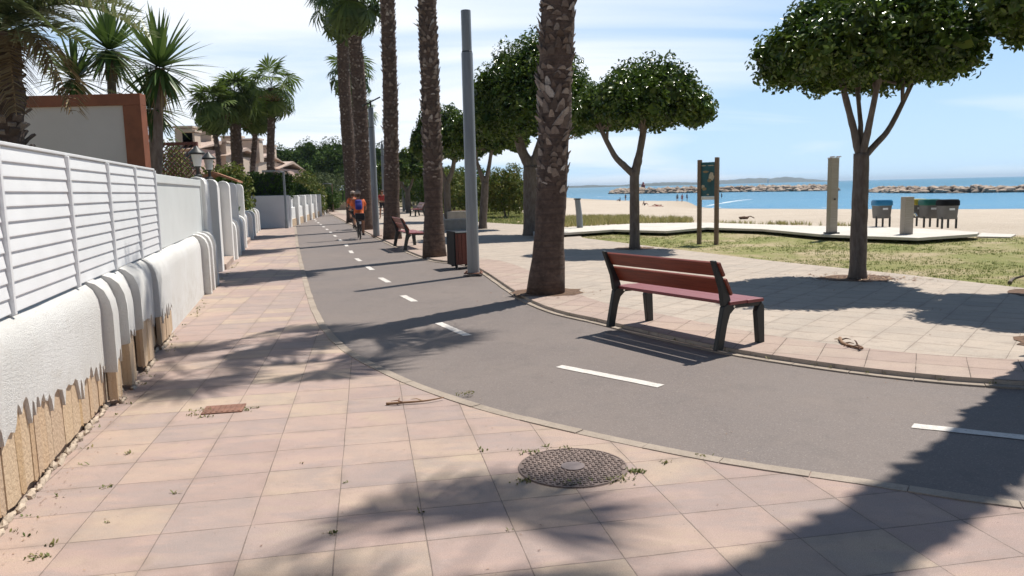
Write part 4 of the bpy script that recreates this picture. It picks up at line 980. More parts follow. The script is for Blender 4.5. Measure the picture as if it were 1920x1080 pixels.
def ficus(label, loc, crown_off, rx, ry, z0, z1, nl, ls, limbs, r0, seed, fork, group='round clipped ficus trees on the promenade', nlump=16, trunk_lean=(0, 0), mat='ficus_leaf', flat=0.55, name='ficus_tree', cat='tree', inner_n=None, nest=0.4, floor=True):
    root = thing(name, label, cat, loc, 0, group); q = random.Random(seed); g = np.random.default_rng(seed)
    b = MB(); fx, fy = trunk_lean
    P = smoothline([(0, 0, -0.05), (fx * .3, fy * .3, fork * .35), (fx * .8, fy * .8, fork * .75), (fx, fy, fork)], 5)
    b.tube(P, [r0 * (1.25 if i == 0 else 1.12 if i == 1 else 1) * (1 - 0.14 * i / len(P)) for i in range(len(P))], 14, True, .04, q)
    for tx, ty, tz, r1 in limbs:
        a = Vector((fx, fy, fork - 0.10)); e = Vector((tx, ty, tz)); m = a.lerp(e, .5) + Vector((q.uniform(-.06, .06) + (tx - fx) * .12, q.uniform(-.06, .06), -0.08 * abs(tx - fx)))
        L = smoothline([a, a.lerp(m, .55) + Vector((0, 0, -.02)), m, e], 4); b.tube(L, [r1 * (1.15 - .5 * i / len(L)) for i in range(len(L))], 9, True, .07, q)
        for k in range(3):     # finer branches inside the crown
            e2 = e + Vector((crown_off[0] * .5 + q.uniform(-.35, .35) * rx, q.uniform(-.35, .35) * ry, q.uniform(.25, .7) * (z1 - z0))); b.tube(smoothline([L[-3], e.lerp(e2, .4), e2], 3), [r1 * .5, r1 * .45, r1 * .38, r1 * .32, r1 * .25, r1 * .18, r1 * .1], 6)
    if floor:
        for k in range(11):     # thin twigs reaching out under the leaves
            tx, ty, tz, r1 = limbs[k % len(limbs)]; a = Vector((fx, fy, fork)).lerp(Vector((tx, ty, tz)), q.uniform(.96, 1.0)); an = q.uniform(0, 6.28); rr = q.uniform(.35, .8)
            e = Vector((crown_off[0] + rx * rr * math.cos(an), crown_off[1] + ry * rr * math.sin(an), z0 + q.uniform(.42, .7))); m = a.lerp(e, .5) + Vector((0, 0, q.uniform(-.1, .1)))
            b.tube(smoothline([a, m, e], 4), [.024 - .0021 * i for i in range(9)], 6)
    b.build('trunk', 'ficus_bark', root, smooth='all', fix=False)
    lumps = [(x + crown_off[0], y + crown_off[1], z, a, bb, c_) for x, y, z, a, bb, c_ in crown_lumps(q, rx, ry, z0, z1, nlump, flat)]
    V, Q = leaf_cloud(g, lumps, nl, ls, 0.5, nest, floor=z0 if floor else None)
    V2, Q2 = leaf_cloud(g, [(x, y, z, a * .72, bb * .72, c_ * .7) for x, y, z, a, bb, c_ in lumps], inner_n or nl // 4, ls * 3.2, 0.65, 0.05, floor=z0 + 0.12 if floor else None)  # oversized inner leaves, added to block light through the crown
    V, Q = join([(V, Q), (V2, Q2)])
    quads('crown', V, Q, mat, root)
    return root
def soil_pit(x, y, wd, rz=0.0):
    b = MB(); q = random.Random(int(x * 100)); n = 22
    b.add([(x + wd * math.cos(6.283 * k / n) * q.uniform(.8, 1.1), y + wd * .85 * math.sin(6.283 * k / n) * q.uniform(.8, 1.1), 0.036) for k in range(n)], [tuple(range(n))])
    o = b.build('tree_pit', 'soil', fix=False); tag(o, kind='structure')
soil_pit(5.75, 12.77, 0.62); soil_pit(7.55, 10.55, 0.62); soil_pit(3.2, 19.98, 0.55); soil_pit(0.55, 11.9, 0.62); soil_pit(5.47, 7.35, 0.55)
ficus('rounded dark ficus tree with slim forked trunk, right of the near red bench', (5.75, 12.77, 0.03), (0.05, 0.0), 1.92, 1.8, 3.1, 4.95, 36000, 0.092,
      [(-0.32, 0.1, 3.2, .066), (0.12, -0.3, 3.3, .058), (0.85, 0.15, 3.15, .05), (0.02, 0.35, 3.3, .045)], 0.135, 41, 2.05, nlump=34, flat=0.5)
ficus('ficus tree whose thin branches overhang the top right corner of the view', (8.0, 10.5, 0.03), (-0.05, 0.1), 1.85, 1.8, 3.55, 5.2, 24000, 0.095,
      [(-0.85, 0.1, 3.45, .07), (0.3, -0.2, 3.4, .07), (-0.45, 0.5, 3.5, .06), (-0.6, -0.5, 3.55, .045)], 0.14, 42, 2.2, nlump=28)
ficus('ficus tree with wide crown and pale Y shaped trunk left of the information sign', (3.2, 19.98, 0.03), (0.2, 0.0), 1.95, 1.8, 3.05, 4.85, 24000, 0.105,
      [(-0.85, 0.0, 3.05, .085), (0.28, 0.1, 3.15, .11)], 0.135, 43, 1.98, nlump=30)
ficus('tallest ficus tree with a thick double trunk behind the near palm', (0.78, 26.82, 0.03), (0.1, 0.0), 2.45, 2.2, 3.35, 7.0, 44000, 0.125,
      [(-0.55, 0.1, 3.6, .2), (0.45, 0.0, 3.6, .17)], 0.34, 44, 2.35, nlump=38, flat=0.6)
ficus('ficus tree with a low crown and curved trunk right behind the near lamp post', (-1.15, 31.9, 0.03), (0.1, 0.0), 2.0, 1.8, 3.1, 5.1, 15000, 0.15,
      [(0.45, 0.1, 3.2, .1), (-0.3, 0.0, 3.2, .1)], 0.17, 45, 1.9, nlump=14, trunk_lean=(0.15, 0))
ficus('dense ficus tree seen between the two shaggy palm trunks', (-3.3, 41.0, 0.03), (0.1, 0), 2.2, 2.1, 3.2, 6.3, 16000, 0.165,
      [(-0.5, 0, 3.4, .14), (0.5, 0, 3.4, .14)], 0.2, 46, 2.0, nlump=16)
ficus('farther ficus tree low between the second and third palm trunks', (-7.6, 58.0, 0.03), (0, 0), 2.2, 2.1, 2.5, 4.8, 6000, 0.26, [(-0.5, 0, 2.8, .12), (0.5, 0, 2.8, .12)], 0.2, 47, 1.6, nlump=12)
ficus('small far ficus tree behind the row, left of the planter', (-9.2, 68.0, 0.03), (0, 0), 2.2, 2.1, 2.5, 4.6, 5000, 0.28, [(-0.5, 0, 2.8, .12), (0.5, 0, 2.8, .12)], 0.2, 48, 1.6, nlump=12)
ficus('last far ficus tree where the promenade narrows', (-12.6, 80.0, 0.03), (0, 0), 2.4, 2.3, 2.5, 5.0, 4500, 0.3, [(-0.5, 0, 2.8, .12), (0.5, 0, 2.8, .12)], 0.2, 49, 1.6, nlump=12)

def shrub(label, loc, rx, ry, h, nl, ls, seed, mat='shrub_leaf', name='shrub', cat='shrub', group=None, nlump=14, z0=0.05, stems=5):
    root = thing(name, label, cat, loc, 0, group); q = random.Random(seed); g = np.random.default_rng(seed)
    b = MB()
    for k in range(stems):
        a = q.uniform(0, 6.28); b.tube(smoothline([(q.uniform(-.1, .1) * rx, q.uniform(-.1, .1) * ry, -.05), (.25 * rx * math.cos(a), .25 * ry * math.sin(a), h * .4), (.5 * rx * math.cos(a), .5 * ry * math.sin(a), h * .75)], 4), 0.035 if h > 1.2 else 0.015, 6)
    b.build('stem', 'ficus_bark', root, fix=False)
    lumps = []
    for i in range(nlump):
        u = (i + .5) / nlump; z = z0 + h * (0.18 + 0.64 * u); a = i * 2.39996; k = math.sin(math.pi * (0.25 + 0.62 * u)) * 0.62
        lumps.append((rx * k * math.cos(a), ry * k * math.sin(a), z, rx * q.uniform(.34, .5), ry * q.uniform(.34, .5), h * q.uniform(.14, .22)))
    V, Q = leaf_cloud(g, lumps, nl, ls, 0.35, 0.25, 0.4, 0.8)
    V[:, 2] = np.maximum(V[:, 2], 0.01); quads('crown', V, Q, mat, root); return root
p_ = G(950, 408); shrub('tall oleander bush with a few orange blooms between the lamp post and the near palm', (p_.x, p_.y, 0), 1.45, 1.3, 3.0, 7000, 0.17, 61)
p_ = VY(905, 395, 50); shrub('lighter green bush behind the oleander', (p_.x, 50, 0), 2.2, 1.5, 2.6, 4000, 0.22, 62)
p_ = VY(850, 395, 52); shrub('yellowish green bush behind the concrete planter', (p_.x, 52, 0), 1.8, 1.5, 3.2, 4000, 0.22, 63)
p_ = VY(812, 395, 62); shrub('dark bush between the second palm and the planter', (p_.x, 62, 0), 2.6, 1.8, 3.6, 4000, 0.26, 64, 'hedge_leaf')
p_ = VY(772, 392, 80); shrub('distant green bush under the far ficus crowns', (p_.x, 80, 0), 3.5, 2.0, 3.2, 3500, 0.32, 65)
p_ = VY(985, 395, 60); shrub('low bush beyond the double trunked ficus', (p_.x, 60, 0), 3.2, 2.0, 2.4, 3500, 0.27, 66, 'olive_leaf')
for k, (px, Y, hh, rr) in enumerate(((715, 95, 4.5, 3.5), (748, 110, 4.8, 4.5), (800, 100, 5.0, 5.0), (868, 90, 4.6, 4.5), (930, 105, 3.6, 5.0))):
    p_ = VY(px, 390, Y); shrub(['bushy tree filling the gap beside the second lamp post', 'round tree at the far end of the promenade', 'bushy tree far behind the second palm', 'bushy tree far behind the near lamp post', 'low wide tree far behind the oleander'][k], (p_.x, Y, 0), rr, 2.5, hh, 3500, 0.4, 70 + k, ('hedge_leaf', 'shrub_leaf', 'olive_leaf', 'hedge_leaf', 'olive_leaf')[k], 'bushy_tree', 'tree', 'far trees behind the promenade')
# behind the lattice and wall on the left
p_ = VY(318, 300, 17.4); shrub('green climbing shrub growing through the garden lattice', (p_.x, 17.4, 0), 0.62, 0.5, 2.75, 3200, 0.10, 80, 'shrub_leaf')
p_ = VY(300, 262, 19); shrub('yellow green bush rising above the lattice beside the yucca', (p_.x, 19, 0), 0.8, 0.6, 3.3, 2200, 0.12, 81, 'shrub_leaf')
p_ = VY(420, 315, 32); shrub('low palm like green bush below the thick garden palm', (p_.x, 32, 0), 1.3, 1.0, 3.1, 3600, 0.2, 82, 'shrub_leaf')
p_ = VY(388, 322, 25); shrub('dark green bush just behind the gate lanterns', (p_.x, 25, 0), 0.9, 0.7, 2.2, 2600, 0.15, 83, 'hedge_leaf')
def hedge(label, a, b_, z0, z1, dep, nl, ls, seed, mat='hedge_leaf', sag=None, name='hedge'):
    a = Vector(a); b_ = Vector(b_); L = (b_ - a).length; root = thing(name, label, 'hedge', (a.x, a.y, 0), math.atan2(b_.y - a.y, b_.x - a.x)); g = np.random.default_rng(seed)
    n = max(3, int(L / 0.7)); lumps = [((i + .5) * L / n, g.uniform(-.1, .1), (z0 + z1) / 2 + g.uniform(-.06, .06), L / n * .8, dep / 2, (z1 - z0) / 2 * g.uniform(.94, 1.06)) for i in range(n)]
    lumps += [((i + .5) * L / n, g.uniform(-.3, .3) * dep, z1 - 0.3 + g.uniform(-.08, .1), L / n * .7, dep * .42, 0.35) for i in range(n)]
    V, Q = leaf_cloud(g, lumps, nl, ls, 0.45, 0.3, 0.3, 0.8); quads('crown', V, Q, mat, root)
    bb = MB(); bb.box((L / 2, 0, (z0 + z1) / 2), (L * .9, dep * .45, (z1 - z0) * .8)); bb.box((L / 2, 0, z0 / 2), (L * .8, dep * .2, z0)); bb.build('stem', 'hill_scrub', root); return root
a = VY(470, 350, 39.4); c = VY(543, 350, 39.4); hedge('clipped dark hedge rising behind the shaded corner wall', (a.x - 3, 39.6, 0), (c.x, 39.6, 0), 1.2, VY(500, 326, 39.4).z, 1.3, 9000, 0.15, 84)
a = W(25.4, -0.75); c = W(30.5, -0.75); hedge('dark hedge hanging over the low wall past the garden gate', (a.x, a.y, 0), (c.x, c.y, 0), 1.15, 2.3, 0.9, 5000, 0.14, 85)
a = W(28.5, -1.2); shrub('cypress like shrub with a bright green edge beside the hanging hedge', (a.x, a.y, 0), 0.55, 0.5, 2.6, 2500, 0.12, 86, 'shrub_leaf')
for k, (px, Y, hh, rr, m, lb) in enumerate(((560, 62, 3.4, 2.2, 'shrub_leaf', 'light green bush just right of the street lamp on the corner wall'), (592, 70, 3.5, 2.8, 'olive_leaf', 'grey green rounded bush above the far white wall'), (632, 78, 3.6, 3.2, 'olive_leaf', 'grey green rounded bush left of the cyclist palms'), (548, 55, 2.4, 1.6, 'hedge_leaf', 'dark low bush behind the pier wall'),
                                       (612, 66, 2.2, 1.2, 'hedge_leaf', 'dark clipped bush above the brown end wall'), (580, 58, 2.3, 1.4, 'shrub_leaf', 'trailing bush over the far white wall piers'))):
    p_ = VY(px, 390, Y); shrub(lb, (p_.x, Y, 0), rr, 1.6, hh, 3800, 0.26, 90 + k, m)
# pines on the rise behind
for k, (px, pyt, Y, rx_) in enumerate(((528, 272, 118, 5.2), (556, 264, 125, 6.2), (588, 261, 120, 6.6), (622, 258, 124, 6.8), (655, 262, 118, 6.0), (690, 264, 126, 6.0), (500, 285, 130, 5.0))):
    p_ = VY(px, 330, Y); zt = VY(px, pyt, Y).z
    ficus(['stone pine at the left shoulder of the pine wood', 'stone pine second from the left in the pine wood', 'stone pine at the middle of the pine wood', 'stone pine with the highest crown left of the twin palms', 'stone pine hidden mostly behind the twin palm trunks', 'stone pine right of the twin palm trunks', 'stone pine behind the tallest garden palm'][k],
          (p_.x, Y, 0), (0, 0), rx_, rx_, zt * 0.30, zt, 12000, 0.38, [(-1.5, 0, zt * .55, .2), (1.5, .5, zt * .55, .2)], 0.35, 100 + k, zt * .35, 'pines behind the bushes', 18, mat='pine_leaf', flat=0.6, name='stone_pine', nest=0.35)

# ------------------------------------------------------------------ grass and weeds
def inside(P, poly):
    x, y = P[:, 0], P[:, 1]; r = np.zeros(len(P), bool); n = len(poly)
    for i in range(n):
        x0, y0 = poly[i]; x1, y1 = poly[(i + 1) % n]
        k = ((y0 > y) != (y1 > y)) & (x < (x1 - x0) * (y - y0) / (y1 - y0 + 1e-12) + x0); r ^= k
    return r
def blades(name, poly, n, hgt, seed, mat, label, patch=0.5, wd=0.007, z=0.0, zfun=None, ymax=1e9, xmax=1e9, tuft=5):
    g = np.random.default_rng(seed); A = np.array(poly); lo, hi = A.min(0), np.minimum(A.max(0), [xmax, ymax])
    P = lo + (hi - lo) * g.random((int(n * 2.2), 2)); P = P[inside(P, poly)]
    f = np.sin(P[:, 0] * 0.9 + 1.3 * np.sin(P[:, 1] * .7)) * np.sin(P[:, 1] * 1.1 + np.sin(P[:, 0] * 1.3)) + g.normal(size=len(P)) * .45
    P = P[f > -patch][:n]; n = len(P); P = np.repeat(P, tuft, 0) + g.normal(size=(n * tuft, 2)) * 0.03; N = len(P)
    zz = np.full(N, z) if zfun is None else zfun(P[:, 0], P[:, 1])
    a = g.random(N) * 6.283; h = hgt * g.uniform(.4, 1.25, N); ln = g.uniform(.1, .9, N) * h; w_ = wd * g.uniform(.7, 1.4, N)
    d = np.stack([np.cos(a), np.sin(a)], 1); s_ = np.stack([-np.sin(a), np.cos(a)], 1)
    B = np.concatenate([P, zz[:, None] - 0.005], 1); T = B + np.concatenate([d * ln[:, None], h[:, None]], 1)
    S3 = np.concatenate([s_ * w_[:, None], np.zeros((N, 1))], 1)
    V = np.stack([B - S3, B + S3, T + S3 * .15, T - S3 * .15], 1).reshape(-1, 3)
    return tag(quads(name, V, np.arange(4 * N).reshape(-1, 4), mat), label, None, None, 'stuff')
vis = [(2.4, 27.8), (2.3, 24.6), (3.51, 21.2), (5.42, 15.93), (6.75, 13.11), (7.5, 11.11), (9.2, 9.5), (16.5, 22), (15.5, 21.9), (13.2, 21.6), (11.3, 20.9), (8.9, 22.5), (8.6, 26.5), (6.8, 28.6), (4.8, 28.4)]
blades('grass', vis, 11000, 0.032, 1, 'grass_blade', 'short patchy dry green grass of the lawn', 0.15, 0.008)
blades('grass', lawn2, 9000, 0.10, 2, 'grass_blade', 'longer green grass beyond the promenade planters', 0.9, 0.02, -0.01)
dune = [(p.x, p.y) for p in [G(x, y, 0) for x, y in ((1040, 424), (1100, 420), (1200, 414), (1290, 412), (1300, 404), (1262, 399), (1190, 398), (1120, 396), (1060, 394), (1000, 396), (1000, 420))]]
hz = lambda x, y: heightmap(x, y)
blades('dune_grass', dune, 5200, 0.26, 3, 'dune_blade', 'yellowish dune grass behind the concrete walkway', -0.05, 0.018, 0, hz)
dune2 = [(p.x, p.y) for p in [G(x, y, 0) for x, y in ((1335, 415.5), (1600, 422), (1620, 420), (1500, 417), (1345, 412))]]
blades('dune_grass', dune2, 700, 0.16, 4, 'dune_blade', 'sparse dry tufts along the beach side of the walkway', 0.1, 0.014, 0, hz)
bq = random.Random(12)
def weeds(name, spots, hgt, seed, label):
    g = np.random.default_rng(seed); V = []; Q = []
    for (x, y), n, s_ in spots:
        for i in range(max(4, int(n * .6))):
            a = g.random() * 6.283; bx, by = x + g.normal() * s_ * .5, y + g.normal() * s_ * .35; h = hgt * g.uniform(.3, 1.1); l = h * g.uniform(.4, 1.4); w_ = 0.0035 + 0.004 * g.random(); k = len(V)
            dx_, dy_ = math.cos(a), math.sin(a)
            for r, ww in ((0, .6), (.5, 1.0), (1, .1)):
                zz_ = h * r * (1.25 - .45 * r); V += [(bx + dx_ * l * r - dy_ * w_ * ww, by + dy_ * l * r + dx_ * w_ * ww, zz_), (bx + dx_ * l * r + dy_ * w_ * ww, by + dy_ * l * r - dx_ * w_ * ww, zz_)]
            Q += [(k, k + 2, k + 3, k + 1), (k + 2, k + 4, k + 5, k + 3)]
    return tag(quads(name, V, Q, 'weed_blade'), label, None, None, 'stuff')
sp = [(G(x, y)[:2], n, s_) for x, y, n, s_ in ((990, 848, 60, .09), (985, 902, 60, .06), (1070, 908, 50, .07), (1150, 900, 110, .09), (1190, 885, 90, .06), (1058, 842, 25, .05), (905, 845, 16, .03), (1315, 856, 30, .05), (1245, 868, 26, .05), (1025, 838, 14, .03),
      (625, 1000, 26, .03), (72, 1046, 45, .05), (95, 1022, 16, .03), (244, 850, 26, .03), (197, 914, 16, .03), (380, 770, 60, .10), (385, 782, 30, .05), (460, 770, 26, .05), (870, 740, 40, .08), (885, 735, 20, .06), (360, 778, 20, .04), (955, 995, 8, .02), (330, 926, 10, .02), (790, 960, 8, .02), (650, 905, 6, .02), (205, 980, 8, .02), (565, 868, 8, .02), (480, 765, 16, .03))]
weeds('weeds', sp, 0.022, 9, 'small green weeds growing in the paving joints')
sp2 = []
for k in range(70):
    s_ = bq.uniform(-0.5, 16); p_ = W(s_, bq.uniform(0.05, 0.16)); sp2.append(((p_.x, p_.y), bq.randint(2, 9), 0.04))
for k in range(40):
    p_ = RK[bq.randint(18, 60)]; sp2.append(((p_.x + bq.uniform(-.02, .02), p_.y + bq.uniform(-.02, .02)), bq.randint(2, 8), 0.04))
weeds('weeds', sp2, 0.026, 10, 'thin weeds along the foot of the wall and the kerb')
# fallen leaves and grit
def litter(n, region, seed, label, size):
    g = np.random.default_rng(seed); V = []; Q = []
    for i in range(n):
        x, y, z = region(g); a = g.random() * 6.283; l = size * g.uniform(.4, 1.4); w_ = l * g.uniform(.2, .5); k = len(V); c_, s_ = math.cos(a), math.sin(a); t_ = g.uniform(0.1, .4) * l
        for u, v, h in ((-l, 0, .003), (0, -w_, .003 + t_ * .3), (l, 0, .004 + t_), (0, w_, .003 + t_ * .5)): V.append((x + u * c_ - v * s_, y + u * s_ + v * c_, z + h))
        Q.append((k, k + 1, k + 2, k + 3))
    return tag(quads('leaf_litter', V, Q, 'litter'), label, None, None, 'stuff')
def r_pit(cx, cy, s_): return lambda g: (cx + g.normal() * s_, cy + g.normal() * s_ * .7, 0.034)
litter(420, r_pit(5.75, 12.7, .5), 1, 'brown fallen leaves round the foot of the near ficus', 0.035)
litter(160, r_pit(5.2, 12.6, 1.0), 2, 'scattered brown leaves on the promenade', 0.025)
litter(120, r_pit(3.2, 19.9, .6), 5, 'brown leaves round the Y shaped ficus', 0.04)
litter(110, r_pit(0.6, 11.7, .5), 6, 'leaf scraps round the near palm', 0.025)
litter(260, lambda g: (g.uniform(-3.5, 3.5), g.uniform(2.6, 9), 0.001), 3, 'tiny leaf scraps and grit on the pink paving', 0.007)
litter(240, lambda g: tuple(W(g.uniform(-1.2, 5), abs(g.normal()) * .12 + .03, 0.001)), 4, 'pale chips of plaster at the foot of the wall', 0.008)
litter(140, lambda g: (g.uniform(0.8, 7), g.uniform(7.2, 12), 0.035), 7, 'small leaf scraps on the grey paving round the bench', 0.014)
litter(60, lambda g: (g.uniform(-.5, 4), g.uniform(5, 7.5), -0.019), 8, 'small specks of leaf on the asphalt', 0.009)

# ================================================================== FURNITURE
def bench(label, loc, rz, group='red slatted benches facing the promenade'):
    r = thing('park_bench', label, 'bench', loc, rz, group); hx = 0.83
    for k, (y, z, wd, nm) in enumerate(((0.245, 0.452, 0.235, 'seat_plank'), (0.495, 0.448, 0.235, 'seat_plank'))):
        b = MB(); b.box((0, y, z), (1.76, wd, 0.034)); b.build(nm, 'bench_seat_wood', r, bevel=0.007)
    up = Vector((0, -0.235, 0.42)).normalized(); fr = Vector((0, up.z, -up.y))
    for t0, wd in ((0.085, 0.185), (0.305, 0.155)):
        c = Vector((0, 0.165, 0.445)) + up * (t0 + wd / 2) + fr * 0.035
        b = MB(); b.bar(c - Vector((0.88, 0, 0)), c + Vector((0.88, 0, 0)), 0.032, wd, up); b.build('back_plank', 'bench_wood', r, bevel=0.007)
    def side(poly, x, w_=0.055): b = MB(); b.extrude([(x, y, z) for y, z in poly], (-w_ / 2, 0, 0), (w_ / 2, 0, 0)); return b
    for sx in (-hx, hx):
        side([(-0.03, -0.004), (0.065, -0.004), (0.118, 0.24), (0.155, 0.34), (0.225, 0.395), (0.56, 0.388), (0.60, 0.43), (0.20, 0.435), (0.165, 0.475), (0.06, 0.42)], sx).build('rear_leg', 'dark_metal', r, bevel=0.008)
        side([(0.062, 0.424), (0.163, 0.478), (0.125, 0.58), (-0.045, 0.885), (-0.085, 0.885), (0.03, 0.60)], sx).build('back_support', 'dark_metal', r, bevel=0.008)
        side([(0.562, 0.388), (0.535, 0.33), (0.575, -0.004), (0.66, -0.004), (0.645, 0.38), (0.602, 0.43)], sx, 0.06).build('front_leg', 'dark_metal', r, bevel=0.008)
        b = MB(); b.lathe([(0.012, -0.006), (0.012, 0.006)], n=10); o = b.build('bolt', 'chrome', r); o.rotation_euler = (0, math.pi / 2, 0); o.location = (sx + 0.03, 0.2, 0.415)
    return r
m = (G(1140, 612, .03) + G(1347, 657, .03)) / 2; d = G(1347, 657, .03) - G(1140, 612, .03)
nb = bench('red plank bench with dark metal legs at the kerb, nearest and seen from behind', (m.x, m.y, 0.03), math.atan2(d.y, d.x))
def again(src, label, loc, rz): o = copy_tree(src); o['label'] = label; o.location = loc; o.rotation_euler = (0, 0, rz); return o
m = (G(741, 462, .03) + G(756, 468, .03)) / 2; again(nb, 'red plank bench standing between two shaggy palm trunks', (m.x, m.y, 0.03), rad(-72))
m = G(792, 405, .03); again(nb, 'far bench on the promenade beyond the second palm trunk', (m.x, m.y, 0.03), rad(108))

# lamp posts
def lamp_post(label, loc, h, head=False, az=0.0):
    r = thing('lamp_post', label, 'lamp post', loc, az, 'grey lamp posts along the kerb'); zs = h * 0.845
    b = MB(); b.lathe([(0.118, -0.04), (0.118, 0.0), (0.116, 0.5), (0.108, zs - .012), (0.104, zs)], n=28); b.build('pole', 'post_grey', r, smooth=True)
    b = MB(); b.lathe([(0.093, zs + .0005), (0.093, h - 0.01), (0.09, h)], n=28); b.build('upper_pole', 'post_grey', r, smooth=True)
    b = MB(); b.lathe([(0.098, zs + .001), (0.099, zs + .02), (0.0945, zs + .024)], n=28, cap=False); b.build('collar', 'dark_metal', r, smooth=True)
    b = MB(); b.box((0, -0.112, 0.7), (0.09, 0.014, 0.32)); b.build('hatch', 'post_grey', r, bevel=0.004)
    b = MB(); b.box((0, 0, 0.006), (0.36, 0.36, 0.014))
    for sx in (-.14, .14):
        for sy in (-.14, .14): b.lathe([(.018, 0.0135), (.018, .035), (.009, .04)], (sx, sy, 0), 8)
    b.build('base_plate', 'rust_iron', r)
    if head:
        b = MB(); b.tube([(0, 0, h - .02), (0, 0, h + .22)], 0.035, 8); b.bar((-.28, 0, h + .05), (.34, 0, h + .36), 0.22, 0.05); b.build('lamp_head', 'dark_metal', r, bevel=0.01)
    return r
p_ = G(888, 512, .03); lamp_post('tall grey lamp post with thinner upper section, beside the litter bin', (p_.x, p_.y, 0.03), 4.93)
p_ = G(706, 443, .03); lamp_post('grey lamp post with tilted dark head beside the cyclist palms', (p_.x, p_.y, 0.03), 4.6, True, 0.4)
p_ = VY(722, 400, 52); lamp_post('far grey lamp post partly behind the third palm trunk', (p_.x, 52, 0.03), 4.7, True, 0.4)
def thin_post(label, px, py, ptop, rr, mat='post_grey'):
    p_ = G(px, py); zt = VY(px, ptop, p_.y).z; r = thing('street_lamp', label, 'street lamp', (p_.x, p_.y, 0), 0)
    b = MB(); b.lathe([(rr * 1.4, -0.03), (rr * 1.4, .4), (rr, .45), (rr * .8, zt)], n=12); b.build('pole', mat, r, smooth=True)
    b = MB(); b.tube([(0, 0, zt - .03), (-.25, 0, zt + .04), (-.7, 0, zt + .06)], [rr * .7, rr * .6, rr * .5], 8); b.box((-.75, 0, zt + .05), (.5, .18, .09)); b.build('lamp_head', 'post_grey', r)
thin_post('thin grey street lamp at the end of the shaded corner wall', 538, 428, 322, 0.06)
thin_post('thin brown street lamp in front of the green fence', 625, 398, 345, 0.06, 'post_wood')
for k, px in enumerate((757, 765, 783, 775)):
    p_ = VY(px, 392, 62 + 7 * k); r = thing('bollard_post', ['slim grey post on the far promenade right of the third palm', 'second slim grey post on the far promenade', 'slim grey post in front of the far ficus', 'farthest slim grey post on the promenade'][k], 'post', (p_.x, 62 + 7 * k, 0.03), 0, 'slim posts on the far promenade')
    b = MB(); b.lathe([(0.11, -.05), (0.10, 2.2), (0.06, 2.3)], n=10); b.build('pole', 'post_grey', r, smooth=True)

# litter bin
p_ = G(864, 500, .03); lb = thing('litter_bin', 'square red slatted litter bin with a dark metal side behind the near lamp post', 'bin', (p_.x, p_.y + .2, 0.03), rad(20))
for k in range(5):
    b = MB(); b.box((-0.168 + 0.084 * k, -0.21, 0.375), (0.078, 0.022, 0.66)); b.build('front_slat', 'bin_wood', lb, bevel=0.004)
    b = MB(); b.box((-0.168 + 0.084 * k, 0.21, 0.375), (0.078, 0.022, 0.66)); b.build('back_slat', 'bin_wood', lb, bevel=0.004)
    b = MB(); b.box((0.215, -0.168 + 0.084 * k, 0.375), (0.022, 0.078, 0.66)); b.build('side_slat', 'bin_wood', lb, bevel=0.004)
b = MB(); b.box((-0.226, -0.05, 0.39), (0.03, 0.60, 0.72)); b.build('door', 'black_plastic', lb, bevel=0.006)
b = MB(); b.box((0, 0, 0.35), (0.38, 0.38, 0.62)); b.box((-.15, -.15, 0.02), (.05, .05, .08)); b.box((.15, -.15, 0.02), (.05, .05, .08)); b.box((-.15, .15, 0.02), (.05, .05, .08)); b.box((.15, .15, 0.02), (.05, .05, .08)); b.build('liner', 'dark_metal', lb, bevel=0.006)
b = MB(); b.box((0, 0, 0.715), (0.46, 0.46, 0.02)); b.build('rim', 'dark_metal', lb, bevel=0.004)

# concrete planter and low curved seat
p_ = G(858, 413, .03); cp = thing('concrete_planter', 'low pale concrete planter block beside the far lawn', 'planter', (p_.x, p_.y, 0.03), rad(15))
b = MB(); b.box((0, 0, 0.24), (1.25, 0.9, 0.5)); b.build('body', 'grey_concrete', cp, bevel=0.03)
b = MB(); b.box((0, 0, 0.50), (1.1, 0.75, 0.03)); b.build('soil', 'soil', cp)
p_ = G(853, 430, .03); cs = thing('concrete_bench', 'low concrete bench with a curled end just behind the litter bin', 'bench', (p_.x, p_.y, 0.03), rad(8))
b = MB(); b.box((0.2, 0, 0.20), (1.2, 0.5, 0.44)); b.build('seat', 'grey_concrete', cs, bevel=0.03)
b = MB(); b.tube(smoothline([(-.4, 0, 0.02), (-.46, 0, .3), (-.52, 0, .55), (-.6, 0, .72)], 5), 0.09, 10); b.build('armrest', 'pale_concrete', cs, smooth=True)
p_ = G(800, 398, .03); lwl = thing('low_wall', 'long low brown wall along the far promenade behind the second palm', 'wall', (p_.x, p_.y, 0.03), rad(17))
b = MB(); b.box((0, 0, 0.22), (0.5, 9.0, 0.5)); b.build('body', 'grey_concrete', lwl, bevel=0.02)

# information sign
a = G(1311, 458, 0); c = G(1343, 459, 0); m = (a + c) / 2; ang = math.atan2(c.y - a.y, c.x - a.x); wd = (c - a).length
zl, zr = VY(1306, 300, a.y).z, VY(1338, 295, c.y).z; sg = thing('information_sign', 'two legged information board with dark teal panel of small pictures on the lawn', 'sign', (m.x, m.y, 0), ang)
for x, zt in ((-wd / 2, zl), (wd / 2, zr)):
    b = MB(); b.box((x, 0, zt / 2 - .03), (0.10, 0.10, zt + .06)); b.build('post', 'post_wood', sg, bevel=0.008)
zp1 = zr - 0.12; zp0 = VY(1325, 368, m.y).z
simple('sign_teal', (0.018, 0.10, 0.125), 0.35, var=0.4, nscale=4); simple('sign_cream', (0.55, 0.50, 0.38), 0.5, var=0.2, nscale=30); simple('sign_tan', (0.30, 0.22, 0.11), 0.5, var=0.3, nscale=30)
b = MB(); b.box((0, 0, (zp0 + zp1) / 2), (wd - .1, 0.03, zp1 - zp0)); pn = b.build('panel', 'sign_teal', sg, bevel=0.003)
q = random.Random(2)
